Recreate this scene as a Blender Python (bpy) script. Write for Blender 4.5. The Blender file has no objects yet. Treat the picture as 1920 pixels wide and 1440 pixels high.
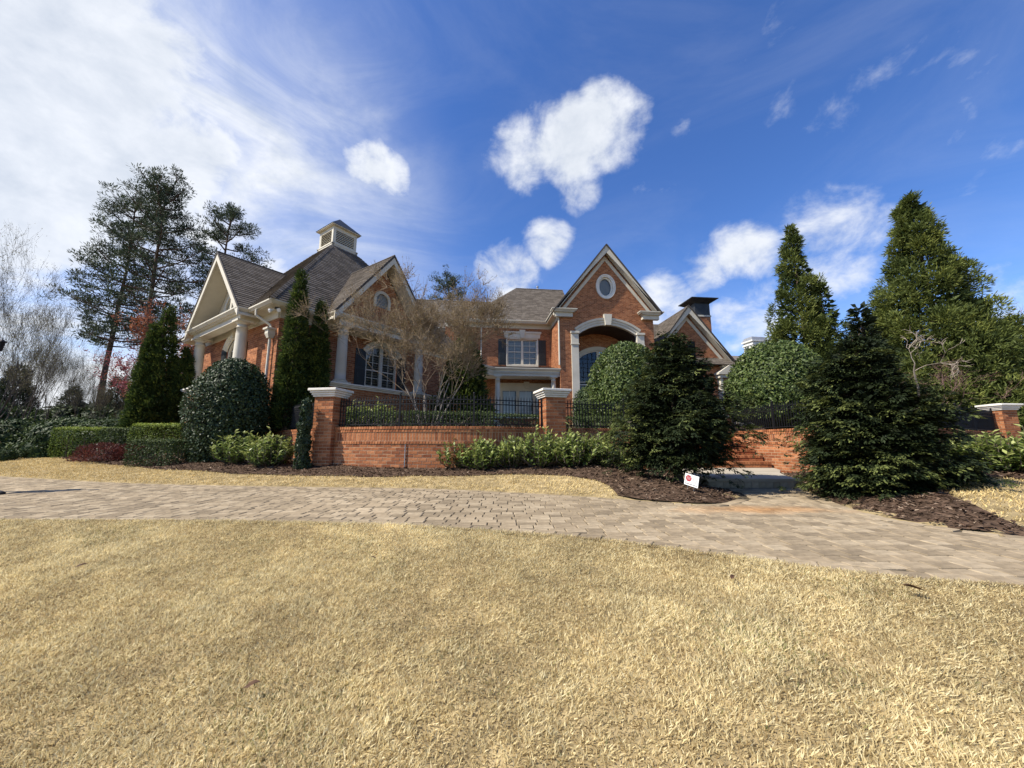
import bpy, bmesh, math, random
import numpy as np, time as _t
_T0 = _t.time()
def tick(n): print('TICK', n, round(_t.time() - _T0, 1))
from mathutils import Vector, Matrix, geometry
random.seed(7); RNG = np.random.default_rng(7)
scene = bpy.context.scene
COL = scene.collection
R = math.radians

# ------------------------------------------------------------------ camera
PITCH = R(9.0); FPX = 715.0; CAM = np.array([0., 0., 1.5])
cd = bpy.data.cameras.new('camera'); cam = bpy.data.objects.new('camera', cd); COL.objects.link(cam)
cam.location = CAM; cam.rotation_euler = (R(90) + PITCH, 0, 0)
cd.sensor_width = 36; cd.lens = FPX / 1920 * 36; cd.clip_end = 5000; cd.clip_start = .05
scene.camera = cam
FW = np.array([0, math.cos(PITCH), math.sin(PITCH)]); UP = np.array([0, -math.sin(PITCH), math.cos(PITCH)])
def ray(u, v): return FW + np.array([1., 0, 0]) * (u - 960) / FPX + UP * (720 - v) / FPX
def at_y(u, v, y): d = ray(u, v); return CAM + d * (y / d[1])
def at_z(u, v, z): d = ray(u, v); return CAM + d * ((z - CAM[2]) / d[2])
def at_pl(u, v, p, n): d = ray(u, v); return CAM + d * (np.dot(np.array(p) - CAM, n) / np.dot(d, n))
def az(deg): return np.array([math.sin(R(deg)), math.cos(R(deg)), 0.])

# ------------------------------------------------------------------ light
SUN_AZ, SUN_EL = -110.0, 47.0            # degrees; azimuth clockwise from straight ahead (+Y)
SKY_STRENGTH, SUN_STRENGTH = 0.108, 4.2
scene.view_settings.view_transform = 'Standard'; scene.view_settings.look = 'None'
scene.view_settings.exposure = 0.92; scene.view_settings.gamma = 1.0
sl = bpy.data.lights.new('sun', 'SUN'); so = bpy.data.objects.new('sun', sl); COL.objects.link(so)
sl.energy = SUN_STRENGTH; sl.angle = R(0.6); sl.color = (1, .93, .82)
sd = Vector((math.sin(R(SUN_AZ)) * math.cos(R(SUN_EL)), math.cos(R(SUN_AZ)) * math.cos(R(SUN_EL)), math.sin(R(SUN_EL))))
so.rotation_euler = sd.to_track_quat('Z', 'Y').to_euler(); so.location = (-20, 0, 30)

def build_world():
    w = bpy.data.worlds.new('World'); scene.world = w; w.use_nodes = True
    nt = w.node_tree; N = nt.nodes; L = nt.links; N.clear()
    def node(t, **k):
        n = N.new(t)
        for a, b in k.items(): setattr(n, a, b)
        return n
    def math_(op, a, b=None, c=None, clamp=False):
        n = node('ShaderNodeMath', operation=op, use_clamp=clamp)
        for i, x in enumerate((a, b, c)):
            if x is None: continue
            if isinstance(x, (int, float)): n.inputs[i].default_value = x
            else: L.new(x, n.inputs[i])
        return n.outputs[0]
    def mapr(x, a, b, c, d, smooth=True):
        n = node('ShaderNodeMapRange'); n.interpolation_type = 'SMOOTHSTEP' if smooth else 'LINEAR'
        L.new(x, n.inputs[0])
        for i, q in enumerate((a, b, c, d)): n.inputs[i + 1].default_value = q
        return n.outputs[0]
    sky = node('ShaderNodeTexSky', sky_type='NISHITA'); sky.sun_disc = False
    sky.sun_elevation = R(SUN_EL); sky.sun_rotation = R(SUN_AZ)
    sky.altitude = 300; sky.air_density = 1.0; sky.dust_density = .2; sky.ozone_density = 4.0
    hs = node('ShaderNodeHueSaturation'); hs.inputs['Saturation'].default_value = 1.2; hs.inputs['Hue'].default_value = .512; L.new(sky.outputs[0], hs.inputs['Color'])
    tc = node('ShaderNodeTexCoord'); D = tc.outputs['Generated']
    def noise(scale, detail, rough, sx=1, sy=1, sz=1, off=0, dist=0.):
        m = node('ShaderNodeMapping'); m.inputs['Scale'].default_value = (sx, sy, sz); m.inputs['Location'].default_value = (off, off * .7, off * 1.3)
        L.new(D, m.inputs['Vector'])
        n = node('ShaderNodeTexNoise'); n.inputs['Scale'].default_value = scale; n.inputs['Detail'].default_value = detail
        n.inputs['Roughness'].default_value = rough; n.inputs['Distortion'].default_value = dist; L.new(m.outputs[0], n.inputs['Vector'])
        return n.outputs['Fac']
    def blob(u, v, r_in, r_out, w):
        d = ray(u, v); d = d / np.linalg.norm(d)
        dp = node('ShaderNodeVectorMath', operation='DOT_PRODUCT'); L.new(D, dp.inputs[0]); dp.inputs[1].default_value = d
        return mapr(dp.outputs['Value'], math.cos(R(r_out)), math.cos(R(r_in)), 0, w)
    # cumulus: noise eats into soft direction blobs where the banks of cloud stand
    B = None
    for b in CLOUDS:
        x = blob(*b); B = x if B is None else math_('MAXIMUM', B, x)
    low = noise(1.7, 2, .5, off=4.1)
    sep = node('ShaderNodeSeparateXYZ'); L.new(D, sep.inputs[0])
    behind = mapr(sep.outputs['Y'], -.1, .25, 1, 0)
    gen = math_('MULTIPLY', mapr(low, .52, .66, 0, .8), behind)
    B = math_('MAXIMUM', B, gen)
    n1 = noise(8.5, 13, .60, 1, 1, 1.35, off=2.7, dist=.25)
    n2 = noise(8.5, 13, .60, 1, 1, 1.35, off=2.725, dist=.25)
    n3 = noise(3.2, 5, .5, off=9.3)
    dens = math_('ADD', math_('ADD', math_('MULTIPLY', math_('SUBTRACT', n1, .5), 2.3), math_('MULTIPLY', math_('SUBTRACT', n3, .5), .9)), math_('SUBTRACT', math_('MULTIPLY', B, 1.12), .12))
    cum = mapr(dens, .16, 1.12, 0, 1)
    # thin high haze, thicker on the sunward (left) side
    ci = noise(2.1, 9, .62, .8, 1.2, 2.6, off=7.7, dist=.9)
    side = math_('ADD', blob(90, 360, 5, 42, .62), blob(560, 560, 2, 30, .10))
    horizon = mapr(sep.outputs['Z'], .0, .38, .42, 0)
    cir = math_('MULTIPLY', mapr(ci, .36, .72, .0, 1.0), math_('ADD', math_('ADD', side, horizon), .07))
    cir = math_('ADD', cir, math_('MULTIPLY', side, .5), clamp=True)
    alpha = math_('MAXIMUM', math_('MULTIPLY', cum, .93), cir)
    shade = math_('ADD', math_('MULTIPLY', math_('SUBTRACT', n1, n2), 1.6), mapr(dens, .5, 1.8, .90, .62))
    col = node('ShaderNodeMix', data_type='RGBA')
    L.new(math_('ADD', shade, 0, clamp=True), col.inputs[0])
    col.inputs[6].default_value = (.34, .39, .46, 1); col.inputs[7].default_value = (.63, .65, .68, 1)
    bg1 = node('ShaderNodeBackground'); L.new(hs.outputs[0], bg1.inputs[0]); bg1.inputs[1].default_value = SKY_STRENGTH
    bg2 = node('ShaderNodeBackground'); L.new(col.outputs[2], bg2.inputs[0]); bg2.inputs[1].default_value = .82
    mx = node('ShaderNodeMixShader'); L.new(alpha, mx.inputs[0]); L.new(bg1.outputs[0], mx.inputs[1]); L.new(bg2.outputs[0], mx.inputs[2])
    out = node('ShaderNodeOutputWorld'); L.new(mx.outputs[0], out.inputs[0])
CLOUDS = [(70, 170, 3, 20, 1.35), (200, 225, 2, 13, 1.3), (330, 280, 0, 9, 1.1), (60, 300, 2, 17, 1.1),
          (985, 290, 0, 6.4, .86), (1060, 270, 0, 7.6, .98), (1130, 240, 0, 6.8, .95), (1080, 340, 0, 5.2, .72), (950, 305, 0, 4.6, .66), (1185, 222, 0, 4.2, .7),
          (690, 308, 0, 4.2, .72), (735, 330, 0, 3.9, .68), (950, 520, 0, 7, .88), (1025, 455, 0, 5, .72),
          (1240, 565, 0, 6, .78), (1320, 505, 0, 4.5, .66), (1395, 468, 0, 5.2, .86), (1290, 625, 0, 6, .7), (1400, 605, 0, 6.5, .72),
          (1525, 402, 0, 5, .58), (1590, 422, 0, 5.6, .62), (1565, 510, 0, 4.8, .56), (490, 480, 0, 6.5, .65), (1272, 235, 0, 2.0, .55),
          (1880, 640, 0, 9, .7)]
build_world()

# ------------------------------------------------------------------ materials
def mat(name, c1, c2=None, rough=.8, vary='island', nscale=0., namt=.15, bump=0., bscale=60., spec=.4, metal=0., transl=0., c3=None, big=None):
    """procedural: colour between c1 and c2 by piece, finer noise on top, bump relief"""
    m = bpy.data.materials.new(name); m.use_nodes = True
    nt = m.node_tree; N = nt.nodes; L = nt.links; p = N['Principled BSDF']
    p.inputs['Roughness'].default_value = rough; p.inputs['Specular IOR Level'].default_value = spec; p.inputs['Metallic'].default_value = metal
    c2 = c2 or c1
    ramp = N.new('ShaderNodeValToRGB'); ramp.color_ramp.elements[0].color = (*c1, 1); ramp.color_ramp.elements[1].color = (*c2, 1)
    if c3:
        e = ramp.color_ramp.elements.new(.5); e.color = (*c3, 1)
    tc = N.new('ShaderNodeTexCoord')
    if vary == 'island':
        g = N.new('ShaderNodeNewGeometry'); o = N.new('ShaderNodeObjectInfo')
        a = N.new('ShaderNodeMath'); a.operation = 'ADD'; L.new(g.outputs['Random Per Island'], a.inputs[0]); L.new(o.outputs['Random'], a.inputs[1])
        f = N.new('ShaderNodeMath'); f.operation = 'FRACT'; L.new(a.outputs[0], f.inputs[0]); fac = f.outputs[0]
    elif vary == 'attr':
        a = N.new('ShaderNodeAttribute'); a.attribute_name = 'rnd'; fac = a.outputs['Fac']
    else:
        n0 = N.new('ShaderNodeTexNoise'); n0.inputs['Scale'].default_value = nscale or 3.; n0.inputs['Detail'].default_value = 6; n0.inputs['Roughness'].default_value = .65
        L.new(tc.outputs['Object'], n0.inputs['Vector'])
        r0 = N.new('ShaderNodeMapRange'); r0.inputs[1].default_value = .3; r0.inputs[2].default_value = .7; L.new(n0.outputs['Fac'], r0.inputs[0]); fac = r0.outputs[0]
    L.new(fac, ramp.inputs[0]); col = ramp.outputs[0]
    def mul(col, scale, lo, hi, detail=5):
        n = N.new('ShaderNodeTexNoise'); n.inputs['Scale'].default_value = scale; n.inputs['Detail'].default_value = detail; L.new(tc.outputs['Object'], n.inputs['Vector'])
        r = N.new('ShaderNodeMapRange'); r.inputs[1].default_value = .3; r.inputs[2].default_value = .7; r.inputs[3].default_value = lo; r.inputs[4].default_value = hi
        L.new(n.outputs['Fac'], r.inputs[0])
        mx = N.new('ShaderNodeMix'); mx.data_type = 'RGBA'; mx.blend_type = 'MULTIPLY'; mx.inputs[0].default_value = 1
        L.new(col, mx.inputs[6]); L.new(r.outputs[0], mx.inputs[7]); return mx.outputs[2]
    if namt: col = mul(col, nscale or 18., 1 - namt, 1 + namt)
    if big: col = mul(col, big[0], 1 - big[1], 1 + big[1], 3)
    L.new(col, p.inputs['Base Color'])
    if bump:
        n = N.new('ShaderNodeTexNoise'); n.inputs['Scale'].default_value = bscale; n.inputs['Detail'].default_value = 4; L.new(tc.outputs['Object'], n.inputs['Vector'])
        b = N.new('ShaderNodeBump'); b.inputs['Strength'].default_value = bump; b.inputs['Distance'].default_value = .01
        L.new(n.outputs['Fac'], b.inputs['Height']); L.new(b.outputs[0], p.inputs['Normal'])
    if transl:
        t = N.new('ShaderNodeBsdfTranslucent'); L.new(col, t.inputs[0])
        ms = N.new('ShaderNodeMixShader'); ms.inputs[0].default_value = transl
        L.new(p.outputs[0], ms.inputs[1]); L.new(t.outputs[0], ms.inputs[2]); L.new(ms.outputs[0], N['Material Output'].inputs[0])
    return m
def stain(m, center, rx, ry, colour):
    """a rust-coloured clay stain lying on the pavers at one place of the drive"""
    nt = m.node_tree; N = nt.nodes; L = nt.links; p = N['Principled BSDF']; src = p.inputs['Base Color'].links[0].from_socket
    g = N.new('ShaderNodeNewGeometry'); v = N.new('ShaderNodeVectorMath'); v.operation = 'SUBTRACT'; L.new(g.outputs['Position'], v.inputs[0]); v.inputs[1].default_value = (*center, 0)
    w = N.new('ShaderNodeVectorMath'); w.operation = 'MULTIPLY'; L.new(v.outputs[0], w.inputs[0]); w.inputs[1].default_value = (1 / rx, 1 / ry, 0)
    ln = N.new('ShaderNodeVectorMath'); ln.operation = 'LENGTH'; L.new(w.outputs[0], ln.inputs[0])
    n = N.new('ShaderNodeTexNoise'); n.inputs['Scale'].default_value = 2.5; n.inputs['Detail'].default_value = 6; L.new(g.outputs['Position'], n.inputs['Vector'])
    a = N.new('ShaderNodeMath'); a.operation = 'MULTIPLY_ADD'; L.new(n.outputs['Fac'], a.inputs[0]); a.inputs[1].default_value = 1.2; L.new(ln.outputs['Value'], a.inputs[2])
    r = N.new('ShaderNodeMapRange'); L.new(a.outputs[0], r.inputs[0]); r.inputs[1].default_value = .75; r.inputs[2].default_value = 1.55; r.inputs[3].default_value = .75; r.inputs[4].default_value = 0
    x = N.new('ShaderNodeMix'); x.data_type = 'RGBA'; x.blend_type = 'MULTIPLY'; L.new(r.outputs[0], x.inputs[0]); L.new(src, x.inputs[6]); x.inputs[7].default_value = (*colour, 1); L.new(x.outputs[2], p.inputs['Base Color'])
def glass_mat(name):
    m = bpy.data.materials.new(name); m.use_nodes = True; nt = m.node_tree; N = nt.nodes; L = nt.links
    N.remove(N['Principled BSDF'])
    t = N.new('ShaderNodeBsdfTransparent'); t.inputs[0].default_value = (.80, .83, .83, 1)
    g = N.new('ShaderNodeBsdfGlossy'); g.inputs['Roughness'].default_value = .03; g.inputs[0].default_value = (.9, .93, .95, 1)
    f = N.new('ShaderNodeFresnel'); f.inputs[0].default_value = 1.6
    n = N.new('ShaderNodeTexNoise'); n.inputs['Scale'].default_value = 2.2
    b = N.new('ShaderNodeBump'); b.inputs['Strength'].default_value = .06; b.inputs['Distance'].default_value = .05; L.new(n.outputs['Fac'], b.inputs['Height']); L.new(b.outputs[0], g.inputs['Normal'])
    ms = N.new('ShaderNodeMixShader'); L.new(f.outputs[0], ms.inputs[0]); L.new(t.outputs[0], ms.inputs[1]); L.new(g.outputs[0], ms.inputs[2])
    L.new(ms.outputs[0], N['Material Output'].inputs[0]); return m
M = {}
M['brick'] = mat('brick', (.19, .064, .028), (.40, .168, .074), .88, c3=(.30, .112, .046), namt=.22, nscale=22, bump=.35, bscale=90, spec=.2)
M['house_brick'] = mat('house_brick', (.19, .068, .030), (.40, .168, .076), .88, c3=(.30, .112, .047), namt=.2, nscale=22, bump=.3, bscale=90, spec=.2)
M['mortar'] = mat('mortar', (.36, .255, .16), (.43, .315, .205), .95, vary='noise', nscale=8, namt=.1, spec=.1)
M['trim'] = mat('trim', (.50, .465, .375), (.56, .52, .425), .6, vary='noise', nscale=1.5, namt=.05, spec=.3)
M['stone'] = mat('stone', (.60, .575, .50), (.70, .67, .60), .75, vary='noise', nscale=2.5, namt=.08, bump=.1, spec=.25)
M['shingle'] = mat('shingle', (.095, .080, .064), (.172, .148, .122), .95, c3=(.13, .110, .090), namt=.18, nscale=40, bump=.4, bscale=120, spec=.15)
M['roof_base'] = mat('roof_base', (.05, .045, .04), (.07, .06, .055), .95, vary='noise')
M['iron'] = mat('iron', (.006, .006, .007), (.010, .010, .011), .55, vary='noise', nscale=4, namt=.2, spec=.25)
M['shutter'] = mat('shutter', (.016, .019, .019), (.024, .027, .027), .5, vary='noise', nscale=3, namt=.1)
M['glass'] = glass_mat('glass')
M['blind'] = mat('blind', (.60, .61, .60), (.68, .69, .68), .6, namt=.04)
M['louver'] = mat('louver', (.30, .30, .28), (.36, .36, .34), .6, namt=.05)
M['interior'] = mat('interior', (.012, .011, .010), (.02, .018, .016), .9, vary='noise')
M['entry_dark'] = mat('entry_dark', (.030, .020, .014), (.048, .032, .022), .6, vary='noise', nscale=4, namt=.2)  # even dark brown over the sides, vault and floor of the entry recess
M['door_red'] = mat('door_red', (.07, .018, .015), (.09, .022, .018), .5, vary='noise')
M['paver'] = mat('paver', (.20, .157, .102), (.345, .278, .185), .9, c3=(.275, .215, .138), namt=.2, nscale=16, bump=.25, bscale=70, spec=.15, big=(.5, .16))
stain(M['paver'], (3.1, 4.95), 1.5, .38, (1.25, .82, .48))
M['joint'] = mat('joint', (.07, .058, .042), (.12, .10, .07), .98, vary='noise', nscale=6, namt=.2, spec=.05)
M['concrete'] = mat('concrete', (.33, .29, .22), (.40, .355, .275), .9, vary='noise', nscale=1.2, namt=.08, bump=.15, bscale=80, spec=.15)
M['step_block'] = mat('step_block', (.28, .24, .17), (.40, .34, .25), .9, namt=.15, bump=.2, spec=.15)
M['soil'] = mat('soil', (.23, .175, .09), (.34, .265, .14), .98, vary='noise', nscale=5, namt=.25, bump=.5, bscale=40, spec=.05)
M['mulch'] = mat('mulch', (.05, .033, .022), (.10, .066, .045), .98, vary='noise', nscale=9, namt=.3, bump=.8, bscale=35, spec=.05)
M['chip'] = mat('chip', (.05, .03, .02), (.33, .25, .175), .95, vary='attr', c3=(.12, .078, .052), namt=.2, spec=.1)
M['grass'] = mat('grass', (.30, .215, .098), (.82, .73, .46), .75, vary='attr', c3=(.66, .55, .295), namt=.10, nscale=3, transl=.42, spec=.12, big=(.7, .12))
M['green_grass'] = mat('green_grass', (.10, .105, .035), (.34, .33, .14), .75, vary='attr', c3=(.20, .20, .075), namt=.1, nscale=3, transl=.3, spec=.15)
M['far_grass'] = mat('far_grass', (.40, .29, .115), (.74, .60, .30), .75, vary='attr', c3=(.62, .47, .205), namt=.08, nscale=3, transl=.22, spec=.2, big=(.7, .10))
def fol(name, a, b, c=None, rough=.5, tr=.22, spec=.4): M[name] = mat(name, a, b, rough, vary='attr', c3=c, namt=.12, nscale=1.6, transl=tr, spec=spec)
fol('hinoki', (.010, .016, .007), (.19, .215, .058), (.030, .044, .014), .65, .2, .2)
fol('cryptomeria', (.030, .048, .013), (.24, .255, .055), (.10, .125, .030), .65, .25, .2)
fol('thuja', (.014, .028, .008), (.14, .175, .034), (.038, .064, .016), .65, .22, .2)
fol('camellia', (.016, .030, .012), (.075, .108, .036), (.036, .060, .020), .52, .12, .32)
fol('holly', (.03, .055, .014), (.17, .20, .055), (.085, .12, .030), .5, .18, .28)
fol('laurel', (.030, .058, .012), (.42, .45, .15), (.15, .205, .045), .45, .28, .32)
fol('boxwood', (.020, .038, .012), (.13, .16, .05), (.056, .085, .026), .6, .18, .22)
fol('hedge', (.034, .060, .012), (.36, .42, .08), (.15, .21, .036), .6, .28, .2)
fol('red_shrub', (.045, .012, .010), (.19, .062, .045), (.10, .028, .022), .45, .25)
fol('pine', (.022, .034, .020), (.085, .108, .055), (.045, .064, .034), .65, .18, .2)
fol('fir', (.018, .042, .028), (.05, .09, .055), (.03, .062, .04), .55, .15)
fol('bud', (.15, .11, .05), (.31, .24, .115), (.22, .165, .08), .8, .3, .1)
fol('spring', (.10, .092, .04), (.25, .225, .105), (.165, .15, .068), .8, .3, .1)
fol('rust', (.17, .05, .02), (.34, .135, .06), (.26, .085, .04), .7, .35)
fol('pink', (.22, .05, .06), (.36, .12, .12), (.28, .08, .09), .7, .35)
M['bark'] = mat('bark', (.07, .055, .042), (.13, .105, .08), .95, vary='noise', nscale=9, namt=.25, bump=.6, bscale=30)
M['bark_pine'] = mat('bark_pine', (.055, .036, .026), (.10, .062, .045), .95, vary='noise', nscale=5, namt=.3, bump=.6, bscale=20)
M['bark_pale'] = mat('bark_pale', (.17, .135, .105), (.34, .29, .23), .85, vary='noise', nscale=7, namt=.2, bump=.25, bscale=40)
M['twig'] = mat('twig', (.165, .12, .075), (.28, .21, .135), .9, vary='noise', nscale=3, namt=.2)
M['twig_grey'] = mat('twig_grey', (.045, .039, .033), (.085, .073, .060), .9, vary='noise', nscale=3, namt=.2)
M['twig_red'] = mat('twig_red', (.15, .085, .075), (.22, .13, .11), .9, vary='noise', nscale=3, namt=.2)
M['white_paint'] = mat('white_paint', (.74, .74, .72), (.80, .80, .78), .5, vary='noise', nscale=2, namt=.04)
M['sign_red'] = mat('sign_red', (.30, .02, .03), (.34, .028, .04), .5, vary='noise', namt=.05)
M['ink'] = mat('ink', (.03, .03, .035), (.04, .04, .045), .6, vary='noise', namt=.05)
M['dry_leaf'] = mat('dry_leaf', (.06, .03, .015), (.13, .065, .03), .8, vary='noise', nscale=20, namt=.2)
M['black_cloth'] = mat('black_cloth', (.012, .012, .014), (.02, .02, .022), .8, vary='noise', nscale=30, namt=.2)
M['skin'] = mat('skin', (.42, .25, .18), (.46, .28, .2), .55, vary='noise')
M['copper'] = mat('copper', (.016, .018, .02), (.03, .032, .034), .5, vary='noise', nscale=2, namt=.2)
M['stucco'] = mat('stucco', (.58, .57, .52), (.64, .63, .58), .85, vary='noise', nscale=2, namt=.06)
M['grey_metal'] = mat('grey_metal', (.25, .26, .27), (.32, .33, .34), .4, vary='noise', metal=.4)

# ------------------------------------------------------------------ helpers
WORLD = {}
def thing(name, label, cat, loc=(0, 0, 0), group=None):
    o = bpy.data.objects.new(name, None); COL.objects.link(o); o.location = loc; o.empty_display_size = .2
    o['label'] = label; o['category'] = cat
    if group: o['group'] = group
    WORLD[o] = Matrix.Translation(Vector(loc)); return o
def put(o, parent):
    if parent is not None:
        o.parent = parent; o.matrix_parent_inverse = WORLD.get(parent, Matrix()).inverted()
    return o
def tag(o, label=None, cat=None, group=None, kind=None):
    for k, v in (('label', label), ('category', cat), ('group', group), ('kind', kind)):
        if v: o[k] = v
    return o
def link(name, me, material, parent=None, smooth=False):
    if material is not None and not me.materials: me.materials.append(M[material])
    if smooth: me.shade_smooth()
    o = bpy.data.objects.new(name, me); COL.objects.link(o); return put(o, parent)
def np_mesh(name, V, F, rnd=None):
    """V (n,3), F (m,k) with one k, fast"""
    V = np.asarray(V, np.float32); F = np.asarray(F, np.int32); me = bpy.data.meshes.new(name); k = F.shape[1]
    me.vertices.add(len(V)); me.vertices.foreach_set('co', V.ravel())
    me.loops.add(F.size); me.loops.foreach_set('vertex_index', F.ravel())
    me.polygons.add(len(F)); me.polygons.foreach_set('loop_start', np.arange(0, F.size, k, dtype=np.int32)); me.polygons.foreach_set('loop_total', np.full(len(F), k, np.int32))
    me.update(calc_edges=True)
    if rnd is not None:
        a = me.attributes.new('rnd', 'FLOAT', 'FACE'); a.data.foreach_set('value', np.asarray(rnd, np.float32))
    return me
class MB:
    def __init__(s): s.v = []; s.f = []
    def add(s, V, F):
        n = len(s.v); s.v += np.asarray(V, float).tolist(); s.f += [tuple(i + n for i in f) for f in F]; return s
    def hexa(s, b, t):      # bottom ring, top ring (same count)
        n = len(b); F = [tuple(range(n - 1, -1, -1)), tuple(range(n, 2 * n))] + [(i, (i + 1) % n, n + (i + 1) % n, n + i) for i in range(n)]
        return s.add(list(b) + list(t), F)
    def obox(s, c, ax, ay, azv, hx, hy, hz):
        c = np.array(c, float); ax = np.array(ax, float) * hx; ay = np.array(ay, float) * hy; z = np.array(azv, float) * hz
        b = [c - ax - ay - z, c + ax - ay - z, c + ax + ay - z, c - ax + ay - z]; t = [p + 2 * z for p in b]; return s.hexa(b, t)
    def box(s, x0, x1, y0, y1, z0, z1): return s.obox(((x0 + x1) / 2, (y0 + y1) / 2, (z0 + z1) / 2), (1, 0, 0), (0, 1, 0), (0, 0, 1), (x1 - x0) / 2, (y1 - y0) / 2, (z1 - z0) / 2)
    def sweep(s, path, prof, up=(0, 0, 1), closed=False):
        """sweep a 2-D profile [(side, up)] along path; side = right of travel"""
        P = [np.array(p, float) for p in path]; n = len(P); k = len(prof); V = []
        for i in range(n):
            a = P[i] - P[i - 1] if (i > 0 or closed) else None; b = P[(i + 1) % n] - P[i] if (i < n - 1 or closed) else None
            if a is None: a = b
            if b is None: b = a
            a = a / np.linalg.norm(a); b = b / np.linalg.norm(b); t = a + b; t /= np.linalg.norm(t)
            u = np.array(up, float); sd_ = np.cross(t, u); sd_ /= np.linalg.norm(sd_); c = max(.35, float(np.dot(t, a))); u2 = np.cross(sd_, t)
            for (x, y) in prof: V.append(P[i] + sd_ * (x / c) + u2 * y)
        F = []
        for i in range(n if closed else n - 1):
            j = (i + 1) % n
            for q in range(k): r = (q + 1) % k; F.append((i * k + q, i * k + r, j * k + r, j * k + q))
        if not closed: F += [tuple(range(k)), tuple((n - 1) * k + q for q in range(k - 1, -1, -1))]
        return s.add(V, F)
    def tube(s, pts, rad, n=6):
        P = np.array(pts, float); V = []; m = len(P)
        for i in range(m):
            t = P[min(i + 1, m - 1)] - P[max(i - 1, 0)]; t = t / (np.linalg.norm(t) + 1e-9)
            ref = np.array([0, 0, 1.]) if abs(t[2]) < .9 else np.array([1., 0, 0]); a = np.cross(t, ref); a /= np.linalg.norm(a); b = np.cross(t, a)
            r = rad[i] if hasattr(rad, '__len__') else rad
            for q in range(n): w = 2 * math.pi * q / n; V.append(P[i] + a * math.cos(w) * r + b * math.sin(w) * r)
        F = [(i * n + q, i * n + (q + 1) % n, (i + 1) * n + (q + 1) % n, (i + 1) * n + q) for i in range(m - 1) for q in range(n)]
        F += [tuple(range(n - 1, -1, -1)), tuple((m - 1) * n + q for q in range(n))]
        return s.add(V, F)
    def lathe(s, c, prof, n=20):
        c = np.array(c, float); V = []; k = len(prof)
        for (r, z) in prof:
            for q in range(n): w = 2 * math.pi * q / n; V.append(c + np.array([r * math.cos(w), r * math.sin(w), z]))
        F = [(i * n + q, i * n + (q + 1) % n, (i + 1) * n + (q + 1) % n, (i + 1) * n + q) for i in range(k - 1) for q in range(n)]
        F += [tuple(range(n - 1, -1, -1)), tuple((k - 1) * n + q for q in range(n))]
        return s.add(V, F)
    def mesh(s, name):
        me = bpy.data.meshes.new(name); me.from_pydata(s.v, [], s.f); me.update(); return me
    def build(s, name, material, parent=None, smooth=False):
        return link(name, s.mesh(name), material, parent, smooth)
def normals_out(o):
    bm = bmesh.new(); bm.from_mesh(o.data); bmesh.ops.recalc_face_normals(bm, faces=bm.faces); bm.to_mesh(o.data); bm.free(); return o

def clip_convex(poly, clip):
    out = poly
    for i in range(len(clip)):
        ax, ay = clip[i]; bx, by = clip[(i + 1) % len(clip)]; src = out; out = []
        if not src: return []
        def side(p): return (bx - ax) * (p[1] - ay) - (by - ay) * (p[0] - ax)
        for j in range(len(src)):
            p = src[j]; q = src[(j + 1) % len(src)]; sp = side(p); sq = side(q)
            if sp >= 0: out.append(p)
            if (sp >= 0) != (sq >= 0):
                t = sp / (sp - sq); out.append((p[0] + (q[0] - p[0]) * t, p[1] + (q[1] - p[1]) * t))
    return out
def area2(p): return .5 * sum(p[i][0] * p[(i + 1) % len(p)][1] - p[(i + 1) % len(p)][0] * p[i][1] for i in range(len(p)))
def rows(poly, row_h, lens, gap, holes=(), half=True, rng=random, y0=None):
    """tile a convex 2-D polygon; returns (pieces, strips): pieces with their row base"""
    if area2(poly) < 0: poly = poly[::-1]
    xs = [p[0] for p in poly]; ys = [p[1] for p in poly]; pieces = []; strips = []
    y = (y0 if y0 is not None else min(ys)); j = 0
    while y < max(ys):
        yc = y + row_h / 2; iv = [h(yc) for h in holes]; iv = [i for i in iv if i]
        def cut(a, b):
            segs = [(a, b)]
            for (ha, hb) in iv:
                nx = []
                for (p, q) in segs:
                    if hb <= p or ha >= q: nx.append((p, q)); continue
                    if ha > p: nx.append((p, ha))
                    if hb < q: nx.append((hb, q))
                segs = nx
            return segs
        for (a, b) in cut(min(xs) - .01, max(xs) + .01):
            c = clip_convex([(a, y), (b, y), (b, y + row_h), (a, y + row_h)], poly)
            if len(c) > 2 and abs(area2(c)) > 1e-6: strips.append(c)
        x = min(xs) - (lens[0] * .5 if (half and j % 2) else 0) - (rng.random() * lens[0] if not half else 0)
        while x < max(xs):
            l = rng.choice(lens)
            for (a, b) in cut(x + gap / 2, x + l - gap / 2):
                if b - a < .02: continue
                c = clip_convex([(a, y + gap / 2), (b, y + gap / 2), (b, y + row_h - gap / 2), (a, y + row_h - gap / 2)], poly)
                if len(c) > 2 and abs(area2(c)) > row_h * .02: pieces.append((c, y))
            x += l
        y += row_h; j += 1
    return pieces, strips
def piece_geo(c, y, o, ux, uy, n, thick, row_h, tilt):
    V = []; k = len(c)
    for lift in (0, 1):
        for (x, w) in c:
            if tilt: h = (thick * (1.15 - (w - y) / row_h)) if lift else -.004
            else: h = thick if lift else -.003
            V.append(o + ux * x + uy * w + n * h)
    F = [tuple(range(k, 2 * k))] + [(i, (i + 1) % k, k + (i + 1) % k, k + i) for i in range(k)]
    return V, F
BUDGET = {}
def collect(key, V, F): BUDGET.setdefault(key, []).append((np.array(V), F))
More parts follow.
